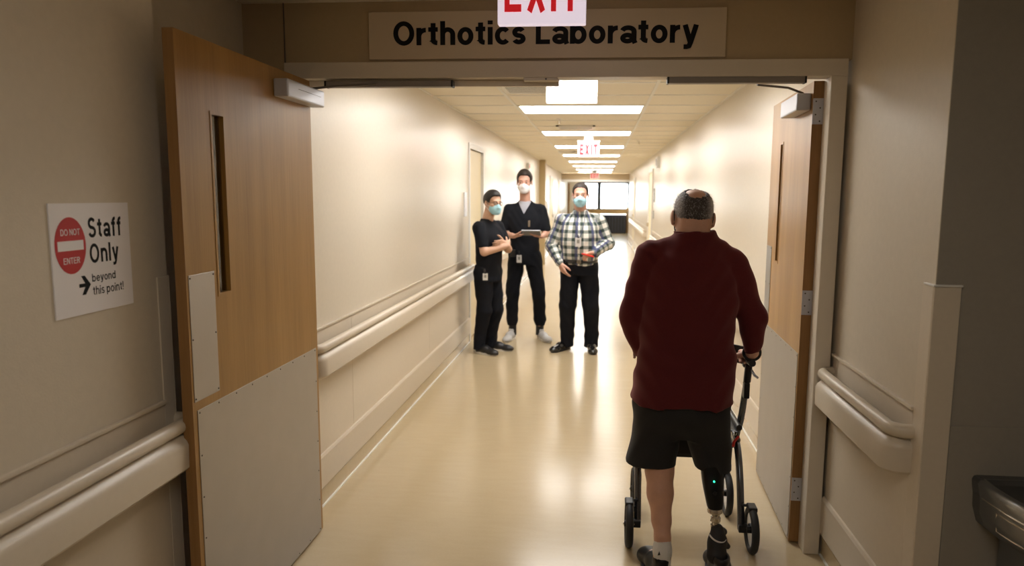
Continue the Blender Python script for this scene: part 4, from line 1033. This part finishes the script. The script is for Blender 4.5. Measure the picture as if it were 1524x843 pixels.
# ---- shorter man, arms folded, facing right
def folded_man():
    t = tag(empty('person', (-1.10, 7.0, 0), 1.08), 'shorter person in black, glasses and blue mask, arms folded beside the left wall', 'person', GRP)
    H = Head((.0, -.04, 1.522), rotm(-.30, .08), .96)
    sh = [(-.165, .015, 1.275), (.165, .015, 1.275)]; el = [(-.20, -.085, 1.045), (.20, -.085, 1.05)]; wr = [(-.01, -.225, 1.10), (-.0, -.185, 1.125)]
    hip = [(-.08, .02, .82), (.08, .02, .82)]; kn = [(-.085, .0, .44), (.085, -.02, .44)]; an = [(-.09, .06, .09), (.09, .05, .09)]
    V = Vox((-.3, -.38, .02), (.3, .24, 1.68), .0065)
    H.face(V); V.cone(H.w(0, .025, -.03), (0, .035, 1.32), .052, .058, .02)
    V.zl([(.8, 0, .01, .12, .085), (1.0, 0, .01, .12, .085), (1.2, 0, .01, .14, .095), (1.27, 0, .02, .13, .08), (1.34, 0, .03, .06, .05)], .03)
    for i in (0, 1):
        V.cone((0, .02, 1.28), sh[i], .045, .046, .03); V.chain([sh[i], el[i], wr[i]], [.043, .040, .027], .012)
        V.chain([hip[i], kn[i], an[i]], [.07, .048, .034], .02); V.cone(an[i], (an[i][0], an[i][1], .05), .032, .03, .01)
    hand(V, wr[0], (.95, .35, .25), (.1, 1, 0), (.1, .2, .95), .95, (.15, .2, .25, .3), .2)
    hand(V, wr[1], (-.97, -.02, .05), (-.2, .9, -.2), (.2, -.2, .95), .95, (.35, .4, .45, .5), .2)
    V.build('body', 'skin_b', t)
    V = Vox((-.31, -.24, .74), (.31, .26, 1.45), .007)
    V.zl([(.78, 0, .015, .150, .118), (.9, 0, .01, .148, .112), (1.02, 0, .01, .150, .118), (1.14, 0, .0, .168, .125), (1.23, 0, .01, .172, .112), (1.285, 0, .02, .13, .09), (1.325, 0, .03, .085, .07), (1.36, 0, .03, .064, .060)], .03)
    for i in (0, 1):
        q = -1 if i == 0 else 1
        V.cone((q*.05, .025, 1.30), (q*.15, .018, 1.285), .05, .055, .03); V.cone(sh[i], np.array(sh[i])*.28+np.array(el[i])*.72, .058, .057, .032)
        V.clip(lambda X, Y, Z, q=q: np.where(q*X > .160, (1.085-Z)+.0*X, -1))
    V.disp(folds(.004, seed=5)); V.ell((0, .025, 1.385), (.054, .056, .045), k=.006, sub=True); V.build('scrub_top', 'scrub', t)
    V = Vox((-.2, -.18, .02), (.2, .24, .92), .0075)
    V.zl([(.74, 0, .02, .158, .135), (.82, 0, .02, .152, .128), (.90, 0, .015, .145, .115)], .03)
    for i in (0, 1): V.chain([hip[i], kn[i], (an[i][0], an[i][1], .16), (an[i][0], an[i][1], .04)], [.098, .074, .062, .064], .02)
    V.disp(folds(.005, (16, 14, 12), 9)); V.clip(lambda X, Y, Z: .04-Z+0*X+0*Y); V.build('trousers', 'trouser', t)
    shoe(t, (an[0][0], an[0][1]+.03, 0), -.1, .28, .10, 'black', 'white', laces='black'); shoe(t, (an[1][0], an[1][1]+.03, 0), .25, .28, .10, 'black', 'white', laces='black')
    H.extras(t, .0055, True, LINE_SHORT, 'hair_dark', mask='mask_blue', glasses=True, grow=.008, topgrow=.012)
    MB().tube([(-.145, -.04, .87), (-.155, -.06, .83)], .012, 8).build('badge_reel', 'black', t); badge(t, (-.157, -.065, .83), .05, .07, -.9)
    MB().tube([(-.140, -.02, .88), (-.15, -.02, .78)], .014, 8).build('stethoscope_loop', 'black', t)
folded_man()

# ---- old man from behind, prosthetic right leg
def old_man():
    BX, BY = .38, 3.0
    t = tag(empty('person', (BX, BY, 0)), 'grey-haired person seen from behind in maroon top and black shorts with prosthetic leg', 'person')
    H = Head((.018, .085, 1.509), rotm(PI, .20, -.05), .985)
    sh = [(-.162, .05, 1.318), (.190, .05, 1.298)]; el = [(-.234, .03, 1.085), (.278, .04, 1.10)]; wr = [(-.186, .065, .926), (.290, .062, .930)]
    V = Vox((-.36, -.22, .05), (.4, .42, 1.68), .005)
    H.face(V); V.cone(H.w(0, .03, -.03), (.016, .055, 1.38), .066, .076, .03); V.ell(H.w(0, .052, -.06), (.057, .035, .045), k=.03)
    V.zl([(.68, -.01, .0, .15, .11), (.9, 0, .0, .16, .12), (1.2, .005, .03, .165, .11), (1.33, .01, .05, .15, .09), (1.40, .015, .06, .07, .06)], .03)
    for i in (0, 1):
        V.cone((.01, .05, 1.34), sh[i], .05, .05, .03); V.chain([sh[i], el[i], wr[i]], [.048, .042, .028], .012)
    for q in (-1, 1): H.e(V, (q*.088, .016, -.006), (.008, .020, .034), .004); H.e(V, (q*.093, .012, -.002), (.004, .011, .02), .004)
    hand(V, wr[0], (.05, .95, -.18), (0, -.2, -.98), (1, 0, 0), 1.0, (1.15, 1.15, 1.15, 1.15), .6)
    hand(V, wr[1], (-.02, .95, -.18), (0, -.2, -.98), (-1, 0, 0), 1.0, (1.15, 1.15, 1.15, 1.15), .6)
    # left leg: thigh, knee, calf, ankle
    V.chain([(-.105, -.01, .72), (-.100, -.045, .50), (-.103, -.065, .43), (-.101, -.105, .345), (-.096, -.150, .245), (-.0935, -.188, .19), (-.0935, -.200, .13), (-.0935, -.205, .07)], [.085, .064, .059, .0535, .0385, .031, .034, .036], .02)
    V.cone((-.0935, -.205, .06), (-.12, -.09, .05), .034, .03, .01); V.cone((.11, 0, .72), (.12, -.03, .50), .08, .062, .02)
    V.build('body', 'skin_old', t)
    H.extras(t, .0042, True, [.12, .11, .09, .05, .00, .012, -.03, -.052, -.062, -.062], 'hair_grey', bald=((0, .070, .110), (.043, .060, .058)), strands=2600, mask=None, grow=.007)
    # loops of a black mask round the ears, and the mask
    V = Vox(H.c-.16, H.c+.16, .005)
    H.e(V, (0, -.036, -.055), (.068, .078, .062), .01); H.k_(V, (0, -.098, -.012), (0, -.112, -.04), .010, .014, .03)
    def fm_(X, Y, Z):
        x, y, z = H.loc(X, Y, Z); return np.maximum(np.maximum(z+.018+.35*np.maximum(np.abs(x)-.03, 0), -.118-z), y+.03)
    V.clip(fm_); mk = V.build('face_mask', 'black', t)
    for q in (-1, 1):
        MB().tube([H.w(q*.06, -.045, -.035), H.w(q*.084, -.005, .020), H.w(q*.084, .030, .018), H.w(q*.083, .036, -.008), H.w(q*.081, .026, -.034), H.w(q*.074, -.01, -.050), H.w(q*.06, -.045, -.085)], .0024, 8).build('ear_loop', 'black', mk, True)
    # long-sleeved top
    V = Vox((-.36, -.24, .64), (.42, .30, 1.52), .0052)
    V.zl([(.730, -.014, -.01, .220, .165), (.80, -.011, -.008, .214, .160), (.92, -.004, .0, .208, .152), (1.10, .003, .01, .196, .142), (1.25, .008, .03, .190, .135), (1.33, .012, .042, .168, .122), (1.385, .016, .050, .128, .104), (1.42, .018, .055, .096, .094), (1.454, .02, .055, .084, .089)], .02, 2.35)
    for i in (0, 1):
        q = -1 if i == 0 else 1
        V.cone((.018+q*.050, .052, 1.396), ((-.150, .05, 1.350), (.158, .05, 1.330))[i], .056, .062, .03)
        w2 = np.array(wr[i])*(.97, .88)[i]+np.array(el[i])*(.03, .12)[i]
        V.chain([sh[i], el[i], w2], [.066, .059, .041], .016)
    V.disp(folds(.0068, (20, 15, 6), 2)); V.disp(lambda X, Y, Z: .006*np.sin(26*X+5*np.sin(4*Z+1))*np.clip((1.25-Z)*1.6, 0, 1)*np.clip((np.abs(X)-.06)*12, 0, 1))
    V.zl([(1.435, .02, .055, .073, .077), (1.50, .02, .055, .077, .081)], 0, 2.2, sub=True)
    V.zl([(.60, -.012, -.01,   .205, .150), (.752, -.012, -.01, .203, .148)], 0, 2.3, sub=True)
    tp = V.build('long_sleeved_top', 'maroon', t)
    MB().tube([(.021+.0805*math.sin(a), .055-.0845*math.cos(a), 1.449) for a in [2*PI*k/40 for k in range(40)]], .0042, 8, True).build('neck_rib', 'maroon', tp, True)
    # shorts
    V = Vox((-.30, -.2, .42), (.26, .2, .80), .005)
    V.zl([(.585, -.012, -.01, .17, .10), (.66, -.012, -.01, .205, .148), (.74, -.012, -.01, .205, .148), (.78, -.012, -.01, .20, .145)], .02, 2.4)
    V.zl([(.45, -.142, -.03, .108, .108), (.54, -.128, -.008, .105, .118), (.66, -.112, -.006, .102, .13), (.74, -.10, -.005, .1, .13)], .018, 2.4)
    V.zl([(.44, .124, -.03, .077, .092), (.54, .112, -.008, .088, .112), (.66, .092, -.006, .1, .13), (.74, .09, -.005, .1, .13)], .018, 2.4)
    V.disp(folds(.004, (14, 12, 5), 6)); V.clip(lambda X, Y, Z: .452-.008*np.sin(9*X)-Z+0*Y)
    V.zl([(.42, -.140, -.03, .092, .092), (.50, -.132, -.008, .084, .09), (.54, -.11, -.01, .05, .05)], 0, 2.3, sub=True); V.zl([(.42, .124, -.03, .062, .077), (.50, .118, -.008, .066, .085), (.54, .118, -.01, .05, .05)], 0, 2.3, sub=True)
    V.build('shorts', 'shorts', t)
    # sock, shoes
    V = Vox((-.16, -.27, .05), (-.03, -.12, .22), .004)
    V.chain([(-.0935, -.192, .185), (-.0935, -.200, .14), (-.0935, -.203, .08)], [.0335, .0355, .0365], .02)
    V.disp(lambda X, Y, Z: .0008*np.sin(16*np.arctan2(X+.0935, Y+.2))); V.clip(lambda X, Y, Z: Z-.186+.004*np.sin(40*X)+0*Y)
    sk = V.build('sock', 'sock', t)
    MB().prism([(0, 0), (.011, .004), (.006, .019)], (-.116, -.2365, .135), (1, -.15, 0), (0, 0, 1), (0, -.003, 0)).build('printed_mark', 'black', sk)
    shoe(t, (-.093, -.240, 0), PI+.16, .27, .122, 'shell_black', 'black', hi=.10, h=.005)
    shoe(t, (.143, -.245, 0), PI-.10, .29, .125, 'black', 'rubber', hi=.115, h=.005)
    # prosthesis
    pr = tag(empty('prosthetic_leg', (0, 0, 0)), 'black and silver prosthetic lower leg with green light'); pr.parent = t
    V = Vox((.04, -.19, .28), (.2, .06, .54), .004)
    V.zl([(.300, .126, -.122, .031, .036), (.34, .124, -.112, .038, .045), (.39, .120, -.095, .044, .052), (.45, .117, -.070, .047, .056), (.52, .116, -.05, .050, .06)], .0, 2.6); V.smooth(1)
    sk = V.build('shin_shell', 'shell_black', pr)
    MB().lathe([(.0035, -.002), (.0035, .002)], (.116, -.142, .422), 'Y', 12).build('indicator_light', 'led', sk)
    MB().lathe([(.008, -.002), (.008, .001)], (.120, -.153, .375), 'Y', 20).build('button', 'black', sk)
    MB().lathe([(.022, 0), (.031, .006), (.032, .016), (.026, .026)], (.127, -.125, .276), 'Z', 28).build('socket_ring', 'silver', pr, True)
    MB().lathe([(.015, -.075), (.018, -.062), (.020, -.055), (.020, -.045), (.016, -.042), (.016, -.032), (.021, -.028), (.021, -.012), (.015, -.006), (.021, .006)], (.130, -.131, .274), 'Z', 28).build('pylon', 'silver', pr, True)
    for k in range(4):
        a = PI/2*k+.4; MB().lathe([(.005, 0), (.005, .004), (.002, .0045)], (.130+.019*math.cos(a), -.131+.019*math.sin(a), .250), 'Y', 8).build('grub_screw', 'screw', pr)
    V = Vox((.04, -.26, .09), (.25, .02, .26), .0045)
    V.chain([(.131, -.145, .215), (.134, -.160, .17), (.136, -.178, .12)], [.024, .036, .044], .02); V.cone((.140, -.14, .225), (.172, -.10, .185), .010, .014, .02); V.cone((.16, -.14, .16), (.185, -.12, .13), .016, .014, .02); V.disp(folds(.003, (40, 30, 30), 3)); V.clip(lambda X, Y, Z: Z-.232-.15*(X-.13)+0*Y)
    V.build('foot_shell', 'rubber', pr)
    MB().tube([(.134+.038*math.cos(a), -.156-.040*math.sin(a), .205-.010*math.cos(a)-.02*math.sin(a)) for a in [.5+(PI-1.0)*k/12 for k in range(13)]], .0035, 6).build('liner_edge', 'sock', pr, True)
    # wrist band
    MB().tube([(.290+.034*math.cos(a), .066, .929+.032*math.sin(a)) for a in [2*PI*k/24 for k in range(24)]], .008, 8, True).build('wrist_band', 'black', t, True)
old_man()

# ================================================================= ROLLATOR
def rollator():
    BX, BY = .437, 3.10
    t = tag(empty('rollator', (BX, BY, 0)), 'four-wheeled grey rollator walker with black wheels in front of the maroon-topped person', 'walker')
    def wheel(x, y, r, nm='wheel'):
        w = empty(nm, (x, y, r)); w.parent = t
        MB().tube([(0, (r-.013)*math.cos(a), (r-.013)*math.sin(a)) for a in [2*PI*k/40 for k in range(40)]], .0175, 10, True).build('tyre', 'rubber', w, True)
        MB().lathe([(r-.022, -.009), (r-.014, -.009), (r-.014, .009), (r-.022, .009)], (0, 0, 0), 'X', 40).build('rim', 'gloss_black', w)
        g = MB()
        for k in range(5):
            a = 2*PI*k/5+.3; g.tube([(0, .014*math.cos(a), .014*math.sin(a)), (0, (r-.016)*math.cos(a+.12), (r-.016)*math.sin(a+.12))], [.009, .006], 8)
        g.build('spokes', 'gloss_black', w, True); MB().lathe([(.012, -.022), (.016, -.018), (.016, .018), (.012, .022)], (0, 0, 0), 'X', 20).build('hub', 'black', w, True)
        MB().lathe([(.006, -.026), (.006, .026)], (0, 0, 0), 'X', 10).build('axle', 'silver', w)
    for s in (-1, 1):
        xt = s*.235
        wheel(s*.276, .0, .102); wheel(s*.232, .38, .108)
        def P(*pts, r=.0125, m='tube', nm='frame_tube', sm=True): return MB().tube(pts, r, 12).build(nm, m, t, sm)
        # smooth curve helper
        def cur(pts, n=6):
            out = []; q = [Vector(p) for p in pts]
            for i in range(len(q)-1):
                p0, p1, p2, p3 = q[max(i-1, 0)], q[i], q[i+1], q[min(i+2, len(q)-1)]
                for k in range(n):
                    u = k/n; out.append(.5*((2*p1)+(p2-p0)*u+(2*p0-5*p1+4*p2-p3)*u*u+(3*p1-p0-3*p2+p3)*u**3))
            return out+[q[-1]]
        MB().tube(cur([(xt, .045, .80), (xt, .09, .70), (xt, .145, .58), (xt, .215, .47), (xt, .25, .42)]), .0135, 12).build('push_tube', 'tube', t, True)
        MB().tube(cur([(xt, .32, .435), (xt, .24, .445), (xt, .165, .40), (xt, .10, .30), (xt, .055, .18), (xt, .03, .095)]), .0165, 12).build('rear_leg', 'tube', t, True)
        MB().tube(cur([(xt, .20, .45), (xt, .30, .46), (xt, .36, .40), (s*.230, .37, .32), (s*.230, .37, .255)]), .0165, 12).build('front_leg', 'tube', t, True)
        MB().tube([(s*.230, .37, .265), (s*.230, .37, .235)], .018, 12).build('caster_head', 'black', t, True)
        MB().tube(cur([(s*.225, .37, .24), (s*.208, .375, .20), (s*.208, .38, .108)]), .009, 8).build('caster_fork', 'black', t, True)
        MB().box((min(xt-.014, xt+s*.03), .005, .08), (max(xt-.014*s, xt+s*.03), .045, .115), .005).build('axle_bracket', 'black', t)
        MB().tube([(xt, .045, .78), (xt, .025, .86)], .0165, 12).build('handle_stem', 'black', t, True)
        MB().box((xt-.013, .035, .70), (xt+.013, .075, .775), .006).build('height_lock', 'black', t)
        MB().tube([(xt, .075, .875), (xt, .03, .880), (xt, -.045, .884)], [.016, .0175, .0155], 12).build('hand_grip', 'rubber', t, True)
        MB().tube([(xt+s*.005, .07, .855), (xt+s*.012, .03, .838), (xt+s*.016, -.03, .826), (xt+s*.024, -.05, .822)], [.006, .006, .006, .005], 8).build('brake_lever', 'alu', t, True)
        MB().box((xt-.018, .05, .84), (xt+.018, .085, .872), .006).build('brake_housing', 'black', t)
        MB().tube(cur([(xt+s*.014, .07, .84), (xt+s*.015, .10, .70), (xt+s*.015, .16, .56), (xt+s*.012, .225, .47)]), .003, 6).build('brake_cable', 'black', t, True)
        MB().box((s*.276-.02, -.02, .190), (s*.276+.02, .045, .213), .006).build('brake_shoe', 'black', t)
        MB().tube([(xt, .04, .20), (s*.276, .03, .203)], .007, 8).build('brake_arm', 'black', t)
        MB().box((min(xt, xt-s*.10), .27, .385), (max(xt, xt-s*.10), .30, .41), .005).build('side_brace', 'black', t)
    # cross folding bars, seat, backrest
    MB().tube([(-.225, .28, .40), (.225, .22, .50)], .010, 10).build('cross_bar', 'black', t, True); MB().tube([(-.225, .22, .50), (.225, .28, .40)], .010, 10).build('cross_bar', 'black', t, True)
    V = Vox((-.25, .05, .47), (.25, .42, .58), .007)
    V.cone((-.215, .22, .525), (.215, .22, .525), .012, .012, sc=(1, 12, 1)); V.disp(lambda X, Y, Z: .012*np.cos(X*7)+.0*Z)
    V.build('seat_sling', 'black', t)
    MB().box((-.16, .12, .375), (.16, .32, .525), .03).build('storage_pouch', 'shorts', t)
    for s in (-1, 1): MB().tube([(s*.222, .10, .545), (s*.222, .36, .545)], .014, 10).build('seat_rail', 'black', t, True)
    MB().tube([(s_*.0+.0, 0, 0) for s_ in ()] or [(.228, .14, .49), (.205, .12, .47), (.20, .11, .45)], .006, 8).build('red_pull_tab', 'redp', t, True)
    bp = [(-.235+.47*k/24, .075+.16*math.sin(PI*k/24), 0) for k in range(25)]
    MB().sweep([(x, y) for x, y, _ in bp], [(-.006, .850), (.006, .850), (.009, .865), (.009, .915), (.006, .93), (-.006, .93)]).build('backrest_band', 'black', t, True)
rollator()
